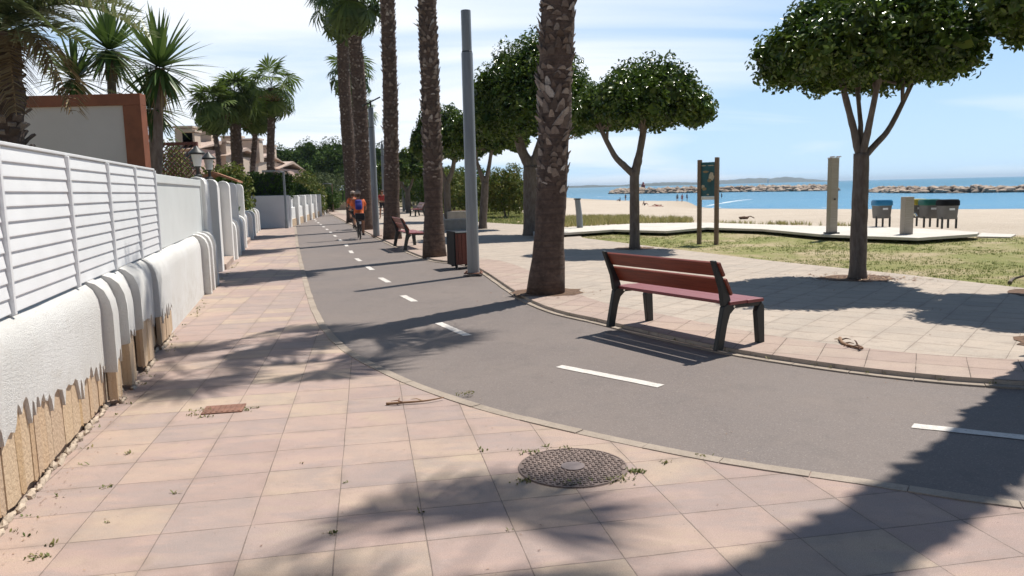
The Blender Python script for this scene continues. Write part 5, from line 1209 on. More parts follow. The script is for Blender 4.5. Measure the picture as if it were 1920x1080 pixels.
def spot(bb, x, z, rx, rz_, y=-0.0165):
    n = 14; bb.add([(x + rx * math.cos(6.283 * k / n) * q.uniform(.8, 1.15), y - .001, z + rz_ * math.sin(6.283 * k / n) * q.uniform(.8, 1.15)) for k in range(n)], [tuple(range(n))])
hp = zp1 - zp0
for x, f_, rx_, rz_, m_ in ((.10, .58, .075, .12, 'sign_cream'), (-.14, .27, .05, .06, 'sign_cream'), (.0, .05, .03, .02, 'sign_cream'), (-.13, .9, .07, .012, 'sign_cream'), (.08, .9, .09, .012, 'sign_cream'), (.04, .47, .06, .05, 'sign_tan'), (-.10, .22, .07, .05, 'sign_tan'), (-.07, .72, .09, .03, 'sign_tan')):
    b = MB(); spot(b, x, zp0 + f_ * hp, rx_, rz_, -0.0165 - (0.001 if m_ == 'sign_tan' else 0)); b.build('picture', m_, pn, fix=False)
b = MB(); b.box((0, 0, zp0 - .05), (wd - .1, 0.035, 0.09)); b.build('caption_rail', 'white_metal', sg, bevel=0.003)

# beach shower, drinking post, bollard
p_ = G(1559, 438, .17); zt = VY(1559, 297, p_.y).z - .17
sh = thing('beach_shower', 'tall grey timber beach shower post on the concrete walkway', 'shower', (p_.x, p_.y, 0.17), 0.15)
b = MB(); b.box((0, 0, zt / 2), (0.23, 0.2, zt)); b.build('post', 'grey_wood', sh, bevel=0.01)
b = MB(); b.box((0, 0, zt + .012), (0.25, 0.22, 0.02)); b.box((-.09, -.10, zt + .04), (.04, .2, .03)); b.box((.09, -.1, zt + .04), (.04, .2, .03)); b.build('shower_head', 'chrome', sh)
b = MB(); b.lathe([(0.025, 0), (0.025, .03)], n=10); o = b.build('push_button', 'dark_metal', sh); o.rotation_euler = (math.pi / 2, 0, 0); o.location = (0, -.1, zt * .46)
b = MB(); b.box((0, 0, .02), (.32, .3, .04)); b.build('base_plate', 'dark_metal', sh)
p_ = G(1699, 439, .17); zt = VY(1699, 369, p_.y).z - .17
fo = thing('foot_shower', 'short grey timber tap post on the concrete walkway in front of the recycling bins', 'tap post', (p_.x, p_.y, 0.17), 0.1)
b = MB(); b.box((0, 0, zt / 2), (0.25, 0.22, zt)); b.build('post', 'grey_wood', fo, bevel=0.01)
b = MB(); b.tube([(.1, -.05, zt * .52), (.17, -.1, zt * .54), (.19, -.12, zt * .48)], 0.03, 8); b.build('tap', 'chrome', fo, smooth=True)
p_ = G(1088, 434, .03); zt = VY(1083, 372, p_.y).z
bo = thing('bollard', 'leaning grey post with a flat cap beside the concrete walkway', 'bollard', (p_.x, p_.y, 0.0), 0)
b = MB(); b.tube([(0, 0, -.05), (-.03, 0, zt * .5), (-.09, 0, zt - .04)], [.115, .11, .10], 16); b.build('shaft', 'post_grey', bo, smooth=True)
b = MB(); b.box((-.095, 0, zt - .02), (.24, .2, .045)); b.build('cap', 'dark_metal', bo, bevel=0.008)

# recycling bins on the beach
simple('bin_grey', (0.15, 0.145, 0.14), 0.6, var=0.12); simple('lid_blue', (0.03, 0.22, 0.42), 0.45, var=0.1); simple('lid_yellow', (0.55, 0.40, 0.04), 0.45, var=0.1); simple('lid_green', (0.02, 0.14, 0.10), 0.45, var=0.1)
def rbin(px, py, lid, label, wd=0.54):
    p_ = G(px, py, .17); r = thing('recycling_bin', label, 'bin', (p_.x, p_.y, 0.17), 0.05, 'recycling bins on the beach walkway')
    def ring(w_, d_, z): return [(w_ * math.copysign(abs(math.cos(a)) ** .5, math.cos(a)), d_ * math.copysign(abs(math.sin(a)) ** .5, math.sin(a)), z) for a in [2 * math.pi * k / 24 for k in range(24)]]
    def loft(rows): b = MB(); n = 24; b.add([p for rr in rows for p in rr], [(i * n + k, i * n + (k + 1) % n, (i + 1) * n + (k + 1) % n, (i + 1) * n + k) for i in range(len(rows) - 1) for k in range(n)] + [tuple(range(n))[::-1], tuple((len(rows) - 1) * n + k for k in range(n))]); return b
    h = wd / 2
    loft([ring(h * .84, h * .7, .26), ring(h * .86, h * .74, .28), ring(h * .97, h * .84, .66)]).build('tub', 'bin_grey', r, smooth=True)
    loft([ring(h * 1.0, h * .88, .661), ring(h * 1.06, h * .94, .68), ring(h * 1.04, h * .92, .80), ring(h * .9, h * .8, .845)]).build('lid', lid, r, smooth=True)
    for x, y in ((-.8, -.4), (.8, -.4), (.45, .5)):
        b = MB(); b.box((x * h, y * h, .15), (.045, .045, .34)); b.build('leg', 'dark_metal', r)
    b = MB(); b.box((0, -h * .84, .56), (.16, .012, .06)); b.build('sticker', 'white_metal', r)
    return r
rbin(1652, 424.5, 'lid_blue', 'grey recycling bin with a blue lid, standing apart on the left')
rbin(1716, 423.5, 'lid_yellow', 'grey recycling bin with a yellow lid half hidden by the tap post')
rbin(1741, 425, 'lid_green', 'grey recycling bin with a dark green lid next to the black one')
rbin(1775, 427, 'black_plastic', 'grey recycling bin with a black lid, rightmost of the four')

# manhole and small covers, twigs
mh_c = (G(962, 880) + G(1188, 880)) / 2; mc = thing('manhole_cover', 'round cast iron manhole cover with weeds round its rim in the pink paving', 'manhole cover', (0.335, 4.41, 0.0), ANG)
b = MB(); b.lathe([(0.325, -0.02), (0.325, 0.003), (0.318, 0.005)], n=48); b.build('plate', 'cast_iron', mc, smooth=False)
b = MB(); st = 0.030
for i in range(-11, 12):
    for j in range(-11, 12):
        x, y = i * st, j * st; rr = math.hypot(x, y)
        if 0.078 < rr < 0.305:
            e = (i + j) % 2; b.box((x, y, 0.0075), (0.024 if e else 0.011, 0.011 if e else 0.024, 0.007))
b.build('tread', 'cast_iron', mc)
b = MB(); b.lathe([(0.322, 0.0052), (0.322, 0.0085), (0.313, 0.0085), (0.313, 0.0052)], n=48, cap=False); b.build('rim', 'cast_iron', mc)
b = MB(); b.lathe([(0.070, 0.0052), (0.070, 0.012), (0.066, 0.0125)], n=28); b.build('boss', 'cast_plate', mc, smooth=False)
p_ = G(420, 768); sc = thing('drain_cover', 'small rectangular rusty drain cover in the shaded paving', 'drain cover', (p_.x, p_.y, 0.002), ANG)
b = MB(); b.box((0, 0, 0.003), (0.30, 0.22, 0.008)); b.build('plate', 'rust_iron', sc)
b = MB()
for i in range(7): b.box((-.12 + i * .04, 0, 0.0085), (0.014, 0.18, 0.004))
b.build('grate', 'rust_iron', sc)
def twig(name, label, pts, r0, mat, parts=0, seed=1):
    q = random.Random(seed); b = MB(); P = smoothline(pts, 5); b.tube(P, [r0 * (1 - .6 * i / len(P)) for i in range(len(P))], 7)
    for k in range(parts):
        i = q.randrange(2, len(P) - 1); a = q.uniform(0, 6.28); e = P[i] + Vector((math.cos(a) * .1, math.sin(a) * .1, q.uniform(0, .03))); b.tube([P[i], P[i].lerp(e, .5) + Vector((0, 0, .012)), e], [r0 * .5, r0 * .4, r0 * .15], 5)
    o = b.build(name, mat, smooth='all'); tag(o, label, 'twig')
twig('fallen_twig', 'brown fallen palm stalk lying on the pink paving against the kerb', [tuple(G(724, 757, .012)), tuple(G(765, 754, .018)), tuple(G(800, 751, .02)), tuple(G(832, 745, .022))], 0.011, 'litter', 3)
twig('dry_husk', 'curled dry palm husk on the grey promenade paving', [tuple(G(1575, 634, .05)), tuple(G(1580, 643, .045)), tuple(G(1597, 649, .05)), tuple(G(1618, 653, .05)), tuple(G(1606, 646, .07))], 0.018, 'litter', 9, 3)
twig('fallen_branch', 'bent dark stick propped at the lawn edge on the far right', [tuple(G(1893, 530, .03)), tuple(VY(1900, 523, 12.3)), tuple(VY(1925, 516, 12.2))], 0.03, 'ficus_bark')

# ================================================================== PEOPLE AND BICYCLES
def skin(name, J, E_, mat, parent, root, sub=2):
    bm = bmesh.new(); lay = bm.verts.layers.skin.verify(); vs = {}
    for k, (co, r) in J.items():
        v = bm.verts.new(co); vs[k] = v; v[lay].radius = (r, r) if not isinstance(r, tuple) else r
        if k == root: v[lay].use_root = True
    for a, b_ in E_: bm.edges.new((vs[a], vs[b_]))
    me = bpy.data.meshes.new(name); bm.to_mesh(me); bm.free(); me.materials.append(MATS[mat]); o = bpy.data.objects.new(name, me); COL.objects.link(o); o.parent = parent
    m = o.modifiers.new('skin', 'SKIN'); m.use_smooth_shade = True; m = o.modifiers.new('sub', 'SUBSURF'); m.levels = sub; m.render_levels = sub
    return o
for nm, c_ in (('skin_tan', (0.42, 0.22, 0.14)), ('cloth_orange', (0.80, 0.17, 0.05)), ('cloth_blue', (0.03, 0.04, 0.28)), ('cloth_black', (0.02, 0.02, 0.025)), ('cloth_navy', (0.025, 0.04, 0.09)), ('cloth_red', (0.35, 0.04, 0.035)), ('hair_brown', (0.09, 0.05, 0.03)), ('helmet', (0.40, 0.31, 0.25)), ('cloth_white', (0.7, 0.7, 0.68)), ('cloth_teal', (0.04, 0.16, 0.2)), ('frame_paint', (0.03, 0.03, 0.035))):
    simple(nm, c_, 0.75, var=0.15, nscale=9)
def hand(J, E_, at, base, dirv, side, s=1.0):
    """palm and five bent fingers from the wrist joint called at"""
    base = Vector(base); d = Vector(dirv).normalized(); sd = Vector(side).normalized(); dn = d.cross(sd).normalized()
    pm = base + d * .05 * s; J[at + 'p'] = (tuple(pm), .026 * s); E_.append((at, at + 'p'))
    for k, (o_, l) in enumerate(((-.030, .062), (-.010, .075), (.010, .07), (.028, .055))):
        a = pm + d * .03 * s + sd * o_ * s; b_ = a + d * l * .5 * s + dn * .012 * s; e = b_ + d * l * .25 * s + dn * l * .45 * s
        for n_, p_, r_ in (('a', a, .010), ('b', b_, .009), ('c', e, .008)): J[f'{at}f{k}{n_}'] = (tuple(p_), r_ * s)
        E_ += [(at + 'p', f'{at}f{k}a'), (f'{at}f{k}a', f'{at}f{k}b'), (f'{at}f{k}b', f'{at}f{k}c')]
    a = pm - sd * .04 * s + d * .0; b_ = a - sd * .012 * s + d * .03 * s + dn * .02 * s
    J[at + 'ta'] = (tuple(a), .011 * s); J[at + 'tb'] = (tuple(b_), .009 * s); E_ += [(at + 'p', at + 'ta'), (at + 'ta', at + 'tb')]
def face(parent, c, f, s=1.0):
    """eyes, nose, mouth and ears on a head centred at c looking along f"""
    c = Vector(c); f = Vector(f).normalized(); r = f.cross(Vector((0, 0, 1))).normalized()
    b = MB(); b.blob(c + f * .1 * s - Vector((0, 0, .012)) * s, (.014, .014, .022), 1, .05); b.blob(c + r * .082 * s, (.012, .016, .028), 2, .05); b.blob(c - r * .082 * s, (.012, .016, .028), 3, .05); b.build('nose_ears', 'skin_tan', parent, smooth='all')
    b = MB(); b.blob(c + f * .086 * s + r * .033 * s + Vector((0, 0, .012)), (.011, .011, .009), 4, .02); b.blob(c + f * .086 * s - r * .033 * s + Vector((0, 0, .012)), (.011, .011, .009), 5, .02); b.build('eyes', 'cloth_black', parent)
    b = MB(); b.bar(c + f * .09 * s + r * .025 - Vector((0, 0, .055)), c + f * .09 * s - r * .025 - Vector((0, 0, .055)), .01, .01); b.build('mouth', 'cloth_red', parent)
def bicycle(label, loc, rz):
    r = thing('bicycle', label, 'bicycle', loc, rz, 'bicycles on the path'); R0 = 0.335
    for y in (0.0, 1.05):
        wh = MB(); n = 32
        V = []; Fs = []
        for k in range(n):
            a = 2 * math.pi * k / n
            for j in range(8):
                t_ = 2 * math.pi * j / 8; rr = R0 - .02 + .02 * math.cos(t_); V.append((.018 * math.sin(t_), y + rr * math.cos(a), R0 + rr * math.sin(a)))
        for k in range(n):
            for j in range(8): Fs.append((k * 8 + j, ((k + 1) % n) * 8 + j, ((k + 1) % n) * 8 + (j + 1) % 8, k * 8 + (j + 1) % 8))
        wh.add(V, Fs); w_ = wh.build('wheel', 'rubber', r, smooth='all')
        sp_ = MB(); sp_.tube([(-.04, y, R0), (.04, y, R0)], .02, 8)
        for k in range(14): a = 2 * math.pi * k / 14; sp_.bar((.015 * (-1) ** k, y, R0), (0, y + (R0 - .03) * math.cos(a), R0 + (R0 - .03) * math.sin(a)), .004, .004, (1, 0, 0))
        sp_.build('spokes', 'chrome', w_)
    b = MB(); bb = (0, .43, .29); st = (0, .28, .74); hd = (0, .88, .80)
    for a, c in ((bb, st), (st, hd), (bb, (0, .86, .68)), (hd, (0, .90, .62))): b.tube([a, c], .018, 8)
    for s_ in (-1, 1): b.tube([(0, .43, .29), (.05 * s_, 0, R0)], .011, 6); b.tube([st, (.05 * s_, 0, R0)], .010, 6); b.tube([(0, .90, .64), (.05 * s_, 1.05, R0)], .013, 6)
    b.tube([st, (0, .26, .84)], .014, 8); b.build('frame', 'frame_paint', r)
    b = MB(); b.tube([(0, .88, .80), (0, .86, .98)], .014, 8); b.tube(smoothline([(-.30, .70, 1.0), (-.2, .83, 1.0), (0, .87, .98), (.2, .83, 1.0), (.30, .70, 1.0)], 4), .013, 8); b.build('handlebar', 'dark_metal', r, smooth='all')
    b = MB(); b.prism([(-.09, .12), (.09, .12), (.05, .25), (.02, .38), (-.02, .38), (-.05, .25)], .84, .89); b.build('saddle', 'black_plastic', r, bevel=.02)
    b = MB(); b.tube([(-.1, .43, .29), (.1, .43, .29)], .012, 6); b.bar((.1, .43, .29), (.1, .40, .13), .015, .02); b.bar((-.1, .43, .29), (-.1, .46, .45), .015, .02); b.box((.15, .40, .13), (.1, .08, .02)); b.box((-.15, .46, .45), (.1, .08, .02)); b.build('crank', 'dark_metal', r)
    b = MB(); b.box((0, -.07, .68), (.3, .4, .02)); b.box((0, -.1, .82), (.3, .3, .22)); b.bar((.06, -.1, .68), (.05, 0, .36), .01, .01, (1, 0, 0)); b.bar((-.06, -.1, .68), (-.05, 0, .36), .01, .01, (1, 0, 0)); b.build('rear_basket', 'cloth_black', r, bevel=.02)
    b = MB(); b.box((0, -.30, .60), (.06, .03, .09)); b.build('reflector', 'white_metal', r)
    return r
def rider(label, loc, rz):
    r = thing('person', label, 'person', loc, rz, 'cyclists on the path')
    J = {'pel': ((0, .22, .95), (.14, .11)), 'wst': ((0, .25, 1.08), (.125, .09)), 'chs': ((0, .33, 1.27), (.145, .10)), 'nek': ((0, .40, 1.43), .055), 'hd0': ((0, .43, 1.50), .075), 'hd1': ((0, .44, 1.585), .085),
         'shl': ((-.17, .36, 1.36), .058), 'ell': ((-.27, .46, 1.13), .042), 'wrl': ((-.28, .64, 1.04), .028), 'shr': ((.17, .36, 1.36), .058), 'elr': ((.27, .46, 1.13), .042), 'wrr': ((.28, .64, 1.04), .028),
         'hpl': ((-.11, .24, .90), .095), 'knl': ((-.15, .62, .80), .062), 'anl': ((-.14, .42, .50), .038), 'tol': ((-.15, .56, .48), .03), 'hpr': ((.11, .24, .90), .095), 'knr': ((.15, .50, .58), .06), 'anr': ((.14, .33, .20), .038), 'tor': ((.15, .48, .165), .03)}
    E_ = [('pel', 'wst'), ('wst', 'chs'), ('chs', 'nek'), ('nek', 'hd0'), ('hd0', 'hd1')]
    for s_ in 'lr': E_ += [('chs', 'sh' + s_), ('sh' + s_, 'el' + s_), ('el' + s_, 'wr' + s_), ('pel', 'hp' + s_), ('hp' + s_, 'kn' + s_), ('kn' + s_, 'an' + s_), ('an' + s_, 'to' + s_)]
    hand(J, E_, 'wrl', J['wrl'][0], (0, .9, -.2), (-1, 0, 0)); hand(J, E_, 'wrr', J['wrr'][0], (0, .9, -.2), (1, 0, 0))
    skin('body', J, E_, 'skin_tan', r, 'pel')
    S_ = {'a': ((0, .21, .86), (.20, .16)), 'b': ((0, .24, 1.02), (.185, .14)), 'c': ((0, .31, 1.25), (.19, .135)), 'd': ((0, .375, 1.385), (.10, .085)), 'sl': ((-.175, .355, 1.36), .085), 'el': ((-.245, .43, 1.17), .075), 'sr': ((.175, .355, 1.36), .085), 'er': ((.245, .43, 1.17), .075)}
    skin('shirt', S_, [('a', 'b'), ('b', 'c'), ('c', 'd'), ('c', 'sl'), ('sl', 'el'), ('c', 'sr'), ('sr', 'er')], 'cloth_orange', r, 'b')
    skin('shorts', {'p': ((0, .22, .90), (.155, .12)), 'l': ((-.12, .30, .87), .11), 'l2': ((-.145, .52, .81), .085), 'r': ((.12, .28, .85), .11), 'r2': ((.145, .43, .68), .085)}, [('p', 'l'), ('l', 'l2'), ('p', 'r'), ('r', 'r2')], 'cloth_black', r, 'p')
    for s_ in (-1, 1):
        a = Vector(J['anl'][0] if s_ < 0 else J['anr'][0]); skin('shoe', {'a': (tuple(a + Vector((0, -.05, -.03))), .045), 'b': (tuple(a + Vector((0, .06, -.035))), .045), 'c': (tuple(a + Vector((0, .15, -.045))), .036)}, [('a', 'b'), ('b', 'c')], 'cloth_black', r, 'a', 1)
    b = MB(); V0 = []
    b.blob((0, .42, 1.57), (.098, .112, .10), 3, .03, 3); b.build('hair', 'hair_brown', r, smooth='all')
    b = MB(); b.lathe([(.105, 0), (.118, .02), (.112, .07), (.085, .115), (.04, .135), (.005, .14)], (0, .435, 1.585), 18); b.build('helmet', 'helmet', r, smooth=True)
    face(r, (0, .445, 1.565), (0, 1, 0)); return r
def backpack(label, loc, rz):
    r = thing('backpack', label, 'backpack', loc, rz)
    b = MB(); b.box((0, 0, 0), (.24, .15, .36)); b.build('pack', 'cloth_blue', r, smooth='all', bevel=.068, segs=5)
    b = MB(); b.box((0, -.075, -.07), (.2, .05, .17)); b.build('pocket', 'cloth_blue', r, smooth='all', bevel=.02, segs=3)
    for s_ in (-1, 1): b = MB(); b.tube(smoothline([(.09 * s_, .05, .16), (.10 * s_, .12, .2), (.12 * s_, .22, .12), (.13 * s_, .2, -.1)], 3), .014, 6); b.build('strap', 'cloth_black', r)
    return r
p_ = G(676, 449, -.02); hd_ = rad(15); f_ = Vector((-math.sin(hd_), math.cos(hd_), 0))
bicycle('black bicycle ridden away along the path by the person in orange', (p_.x, p_.y, -.02), hd_); rider('cyclist in orange shirt, dark shorts and pale helmet riding away with a blue backpack', (p_.x, p_.y, -.02), hd_)
bp = Vector((p_.x, p_.y, 0)) + f_ * .125; bpk = backpack('blue backpack on the back of the cyclist in orange', (bp.x, bp.y, 1.20), hd_)
for o in [bpk]: o.rotation_euler = (rad(-18), 0, hd_)
p_ = G(666, 431, -.02); bicycle('dark bicycle just ahead, mostly hidden by the first cyclist', (p_.x, p_.y, -.02), hd_); rider('cyclist in orange just ahead, almost hidden behind the first rider', (p_.x, p_.y, -.02), hd_)

def stander(label, loc, rz, shirt, legs, sc=1.0, pose='stand', group=None, bare=False):
    r = thing('person', label, 'person', loc, rz, group); r.scale = (sc,) * 3
    if pose == 'stand':
        J = {'pel': ((0, 0, .93), (.14, .1)), 'chs': ((0, .01, 1.25), (.15, .1)), 'nek': ((0, 0, 1.45), .052), 'hd': ((0, .01, 1.55), .08), 'hd1': ((0, .01, 1.62), .08), 'sl': ((-.19, 0, 1.38), .055), 'el': ((-.25, -.03, 1.1), .042), 'wl': ((-.25, .05, .86), .028), 'sr': ((.19, 0, 1.38), .055), 'er': ((.25, -.03, 1.1), .042), 'wr': ((.24, .08, .87), .028),
             'hl': ((-.1, 0, .88), .09), 'kl': ((-.11, .03, .48), .06), 'al': ((-.11, -.02, .08), .04), 'tl': ((-.12, .12, .035), .03), 'hr': ((.1, 0, .88), .09), 'kr': ((.12, .08, .48), .06), 'ar': ((.13, .1, .08), .04), 'tr': ((.14, .24, .035), .03)}
    elif pose == 'sit':
        J = {'pel': ((0, 0, .12), (.15, .11)), 'chs': ((0, -.1, .42), (.15, .1)), 'nek': ((0, -.1, .6), .052), 'hd': ((0, -.07, .7), .08), 'hd1': ((0, -.06, .77), .08), 'sl': ((-.19, -.1, .54), .055), 'el': ((-.26, -.25, .3), .042), 'wl': ((-.25, -.36, .06), .028), 'sr': ((.19, -.1, .54), .055), 'er': ((.24, .08, .34), .042), 'wr': ((.16, .3, .42), .028),
             'hl': ((-.1, .05, .11), .09), 'kl': ((-.13, .42, .42), .06), 'al': ((-.12, .66, .08), .04), 'tl': ((-.12, .8, .04), .03), 'hr': ((.1, .05, .11), .09), 'kr': ((.13, .44, .40), .06), 'ar': ((.12, .7, .08), .04), 'tr': ((.12, .84, .04), .03)}
    else:
        J = {'pel': ((0, 0, .12), (.15, .1)), 'chs': ((0, -.34, .14), (.15, .1)), 'nek': ((0, -.52, .14), .052), 'hd': ((0, -.62, .15), .08), 'hd1': ((0, -.7, .14), .08), 'sl': ((-.19, -.44, .13), .055), 'el': ((-.3, -.2, .07), .042), 'wl': ((-.26, .02, .05), .028), 'sr': ((.19, -.44, .13), .055), 'er': ((.32, -.6, .06), .042), 'wr': ((.14, -.74, .06), .028),
             'hl': ((-.1, .06, .11), .09), 'kl': ((-.12, .46, .16), .06), 'al': ((-.12, .84, .06), .04), 'tl': ((-.13, .9, .17), .03), 'hr': ((.1, .06, .11), .09), 'kr': ((.13, .42, .3), .06), 'ar': ((.12, .74, .06), .04), 'tr': ((.13, .88, .05), .03)}
    E_ = [('pel', 'chs'), ('chs', 'nek'), ('nek', 'hd'), ('hd', 'hd1')]
    for s_ in 'lr': E_ += [('chs', 's' + s_), ('s' + s_, 'e' + s_), ('e' + s_, 'w' + s_), ('pel', 'h' + s_), ('h' + s_, 'k' + s_), ('k' + s_, 'a' + s_), ('a' + s_, 't' + s_)]
    V_ = lambda k: Vector(J[k][0])
    for s_ in 'lr': hand(J, E_, 'w' + s_, V_('w' + s_), V_('w' + s_) - V_('e' + s_), (1 if s_ == 'r' else -1, 0.1, 0))
    skin('body', J, E_, 'skin_tan', r, 'pel', 1)
    g_ = lambda k, d_: (J[k][0], d_)
    if shirt: skin('shirt', {'a': (tuple(V_('pel').lerp(V_('chs'), .1)), (.165, .125)), 'b': g_('chs', (.175, .125)), 'sl': g_('sl', .075), 'el': (tuple(V_('sl').lerp(V_('el'), .6)), .062), 'sr': g_('sr', .075), 'er': (tuple(V_('sr').lerp(V_('er'), .6)), .062)}, [('a', 'b'), ('b', 'sl'), ('sl', 'el'), ('b', 'sr'), ('sr', 'er')], shirt, r, 'a', 1)
    if legs: skin('shorts', {'p': g_('pel', (.155, .115)), 'l': g_('hl', .108), 'l2': (tuple(V_('hl').lerp(V_('kl'), .7)), .088), 'r': g_('hr', .108), 'r2': (tuple(V_('hr').lerp(V_('kr'), .7)), .088)}, [('p', 'l'), ('l', 'l2'), ('p', 'r'), ('r', 'r2')], legs, r, 'p', 1)
    h = V_('hd').lerp(V_('hd1'), .7); up_ = (V_('hd1') - V_('nek')).normalized(); b = MB(); b.blob(h + up_ * .03 - Vector((0, .02, 0)), (.092, .1, .085), 3, .04, 2); b.build('hair', 'hair_brown', r, smooth='all')
    if pose != 'lie': face(r, V_('hd').lerp(V_('hd1'), .6), (0, 1, 0))
    return r
def bz(px, py):
    """point where the sloping beach lies under that pixel"""
    z = -0.5
    for _ in range(25): p_ = G(px, py, z); z = 0.5 * z + 0.5 * float(heightmap(np.array([p_.x]), np.array([p_.y]))[0])
    return G(px, py, z)
GB = 'people on the beach'
p_ = VY(718, 400, 46); stander('person in red top and dark shorts walking on the far promenade behind the third palm', (p_.x, 46, 0.03), 2.9, 'cloth_red', 'cloth_black', 1.0)
for px, py, rz, sh_, lg, ps, lb_ in ((1173, 376.5, 0.5, 'cloth_navy', 'cloth_navy', 'stand', 'person in dark clothes standing alone at the waterline left of the Y shaped ficus trunk'),
    (1162, 377, 1.0, 'cloth_teal', 'cloth_black', 'sit', 'person sitting on the sand beside the lone standing figure'),
    (1270, 378, 2.6, 'cloth_teal', 'cloth_navy', 'stand', 'person in bluish clothes, left of the three standing together at the water'),
    (1279, 378.5, 0.2, 'cloth_red', 'cloth_red', 'stand', 'person in red, middle of the three standing together at the water'),
    (1288, 377, 4.0, 'cloth_navy', 'cloth_navy', 'stand', 'person in dark blue, right of the three standing together at the water'),
    (1208, 385, 4.6, 'cloth_navy', 'cloth_black', 'sit', 'person in dark top sitting up beside the red beach mat'),
    (1232, 386, 1.5, None, 'cloth_red', 'lie', 'sunbather lying on the red beach mat'),
    (1232, 375, 1.4, None, 'cloth_navy', 'lie', 'sunbather lying near the water, left of a pair'),
    (1245, 375, 1.8, None, 'cloth_black', 'lie', 'sunbather lying near the water, right of a pair')):
    p_ = bz(px, py); stander(lb_, (p_.x, p_.y, p_.z), rz, sh_, lg, 1.0, ps, GB)
p_ = G(1353, 374, SEA_Z - .25); stander('person in dark swimwear wading in the shallows right of the sign', (p_.x, p_.y, SEA_Z - .25), 1.0, 'cloth_navy', 'cloth_navy', 1.0, 'stand', GB)
p_ = bz(1228, 387); tw_ = MB(); tw_.box((0, 0, .03), (2.6, 1.0, .06)); o = tw_.build('beach_mat', 'cloth_red', bevel=.02); o.location = (p_.x, p_.y - .6, p_.z + .01); tag(o, 'red beach mat on the sand with a sunbather', 'mat')
p_ = bz(1395, 411); b = MB(); b.blob((0, 0, .06), (.35, .2, .14), 4, .3); b.tube([(0, 0, .1), (.4, .1, .16), (.6, 0, .05)], .03, 6); o = b.build('seaweed_clump', 'soil'); o.location = p_; tag(o, 'dark clump of driftwood lying on the open sand', 'driftwood')

# breakwaters of piled rock
def breakwater(label, line, hgt, wd, n, seed, rs):
    q = random.Random(seed); L = smoothline(line, 12); b = MB(); 
    acc = [0]
    for a, c in zip(L, L[1:]): acc.append(acc[-1] + (c - a).length)
    for i in range(n):
        s_ = q.uniform(0, acc[-1]); k = max(j for j in range(len(acc)) if acc[j] <= s_); k = min(k, len(L) - 2); u = (s_ - acc[k]) / (acc[k + 1] - acc[k]); p_ = L[k].lerp(L[k + 1], u); d = (L[k + 1] - L[k]).normalized(); nr = Vector((-d.y, d.x, 0))
        o_ = q.uniform(-1, 1); taper = min(1, s_ / (wd * 1.2) + .25); z = SEA_Z - .3 + (hgt * taper) * (1 - abs(o_) ** 1.3) * q.uniform(.75, 1.05); rr = rs * q.uniform(.55, 1.35)
        b.blob((p_.x + nr.x * o_ * wd, p_.y + nr.y * o_ * wd, z), (rr * q.uniform(.8, 1.4), rr * q.uniform(.8, 1.4), rr * q.uniform(.5, .8)), i + seed * 1000, .28)
    o = b.build('breakwater', 'rock'); tag(o, label, 'breakwater', 'rock breakwaters off the beach')
breakwater('breakwater of pale piled rocks on the right, behind the recycling bins', [G(1642, 360, SEA_Z), G(1700, 361.5, SEA_Z), G(1800, 361.5, SEA_Z), G(1920, 360, SEA_Z), G(2150, 357, SEA_Z)], 1.75, 3.6, 620, 3, 0.95)
breakwater('longer sandy coloured breakwater on the left, ending behind the beach shower', [G(1570, 357, SEA_Z), G(1500, 358.5, SEA_Z), G(1400, 359.5, SEA_Z), G(1300, 361.5, SEA_Z), G(1200, 363, SEA_Z), G(1160, 363, SEA_Z)], 2.2, 5.0, 900, 4, 1.3)
p_ = G(1206, 361, SEA_Z); r = thing('marker_tower', 'small reddish marker tower at the left end of the long breakwater', 'marker', (p_.x, p_.y, SEA_Z + 1.0), 0)
b = MB(); b.lathe([(1.1, -1), (1.0, 3.0), (.5, 3.2), (.5, 4.0), (.1, 4.5)], n=12); b.build('tower', 'cloth_red', r)
p_ = VY(1440, 349, 2500); r = thing('lighthouse', 'tiny white lighthouse standing before the hazy hill across the bay', 'lighthouse', (p_.x, 2500, SEA_Z), 0)
b = MB(); b.lathe([(4.2, -1), (3.4, 1.5), (2.4, 2), (1.8, 14), (2.3, 14.2), (2.3, 14.8), (1.2, 15), (1.2, 17), (0.1, 18)], n=16); b.build('tower', 'white_smooth', r)

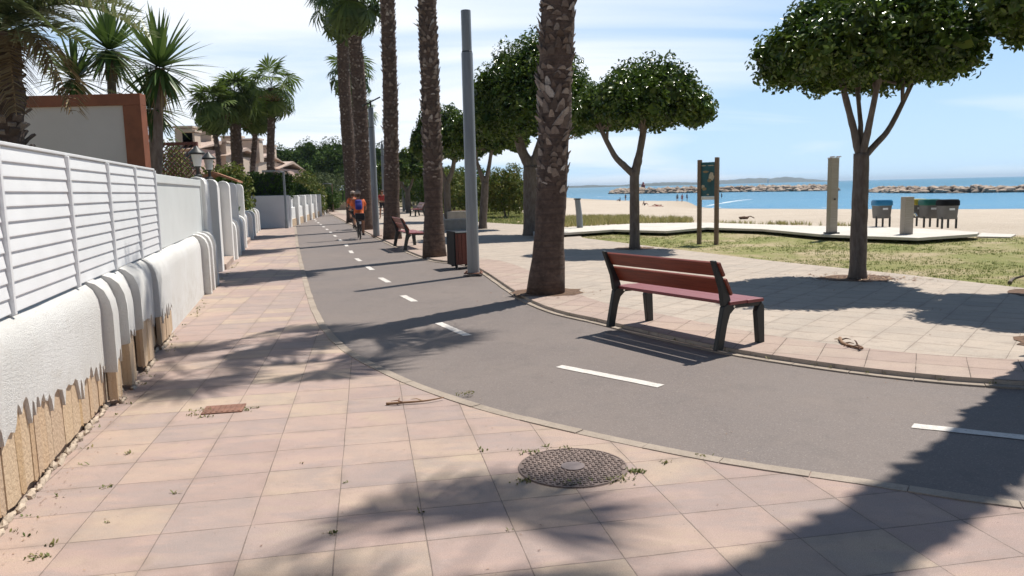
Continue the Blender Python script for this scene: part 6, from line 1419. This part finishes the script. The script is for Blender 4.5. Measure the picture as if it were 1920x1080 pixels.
# painted centre line: one dash each
CL = [Vector(p) for p in [(9.0, 3.2, 0), (5.6, 4.0, 0), (4.3, 4.35, 0), (3.25, 4.77, 0), (2.7, 5.1, 0), (1.95, 5.66, 0), (1.22, 6.3, 0), (.42, 7.11, 0), (-.1, 7.85, 0), (-.53, 8.76, 0), (-.94, 9.65, 0), (-1.48, 11.67, 0), (-1.76, 12.32, 0), (-2.27, 14.2, 0), (-2.56, 15.0, 0), (-3.0, 16.6, 0), (-3.9, 19.4, 0), (-5.3, 24.8, 0), (-7.1, 31.0, 0), (-9.2, 38.2, 0), (-11.8, 47, 0), (-15, 59, 0)]]
DASH = [((4.65, 4.24), (5.9, 3.93)), ((2.70, 5.10), (3.75, 4.545)), ((.42, 7.11), (1.22, 6.30)), ((-.94, 9.65), (-.53, 8.76)), ((-1.76, 12.32), (-1.48, 11.60)), ((-2.56, 14.98), (-2.27, 14.15)), ((-3.24, 17.3), (-2.98, 16.5)), ((-3.92, 19.5), (-3.66, 18.7))]
y = 21.2
while y < 58:
    f = lambda yy: next((a.lerp(c, (yy - a.y) / (c.y - a.y)) for a, c in zip(CL, CL[1:]) if a.y <= yy <= c.y), CL[-1])
    a, c = f(y + 1.0), f(y); DASH.append(((a.x, a.y), (c.x, c.y))); y += 2.75
for a, c in DASH:
    a = Vector((*a, -.0155)); c = Vector((*c, -.0155)); d = (c - a).normalized(); nn = Vector((-d.y, d.x, 0)) * .055; q = random.Random(int(a.y * 77)); b = MB(); n = 14; V = []
    for i in range(n + 1):
        p_ = a.lerp(c, i / n)
        for s_ in (-1, 1): V.append(p_ + nn * s_ * q.uniform(.9, 1.06) + d * (q.uniform(-.02, .02)))
    b.add(V, [(2 * i, 2 * i + 2, 2 * i + 3, 2 * i + 1) for i in range(n)]); tag(b.build('road_marking', 'line_paint'), kind='structure')

# ------------------------------------------------------------------ air
if HAZE:
    hb = MB(); hb.box((0, 4000, 17), (31000, 23000, 56))
    hz_m = bpy.data.materials.new('haze'); hz_m.use_nodes = True; t = NT(hz_m.node_tree); t.n.remove(t.n['Principled BSDF'])
    pv = t.node('ShaderNodeVolumePrincipled'); pv.inputs['Color'].default_value = (0.66, 0.82, 1.0, 1); pv.inputs['Density'].default_value = HAZE; pv.inputs['Anisotropy'].default_value = 0.2
    t.l.new(pv.outputs[0], t.n['Material Output'].inputs['Volume']); MATS['haze'] = hz_m
    tag(hb.build('haze', 'haze'), kind='stuff')
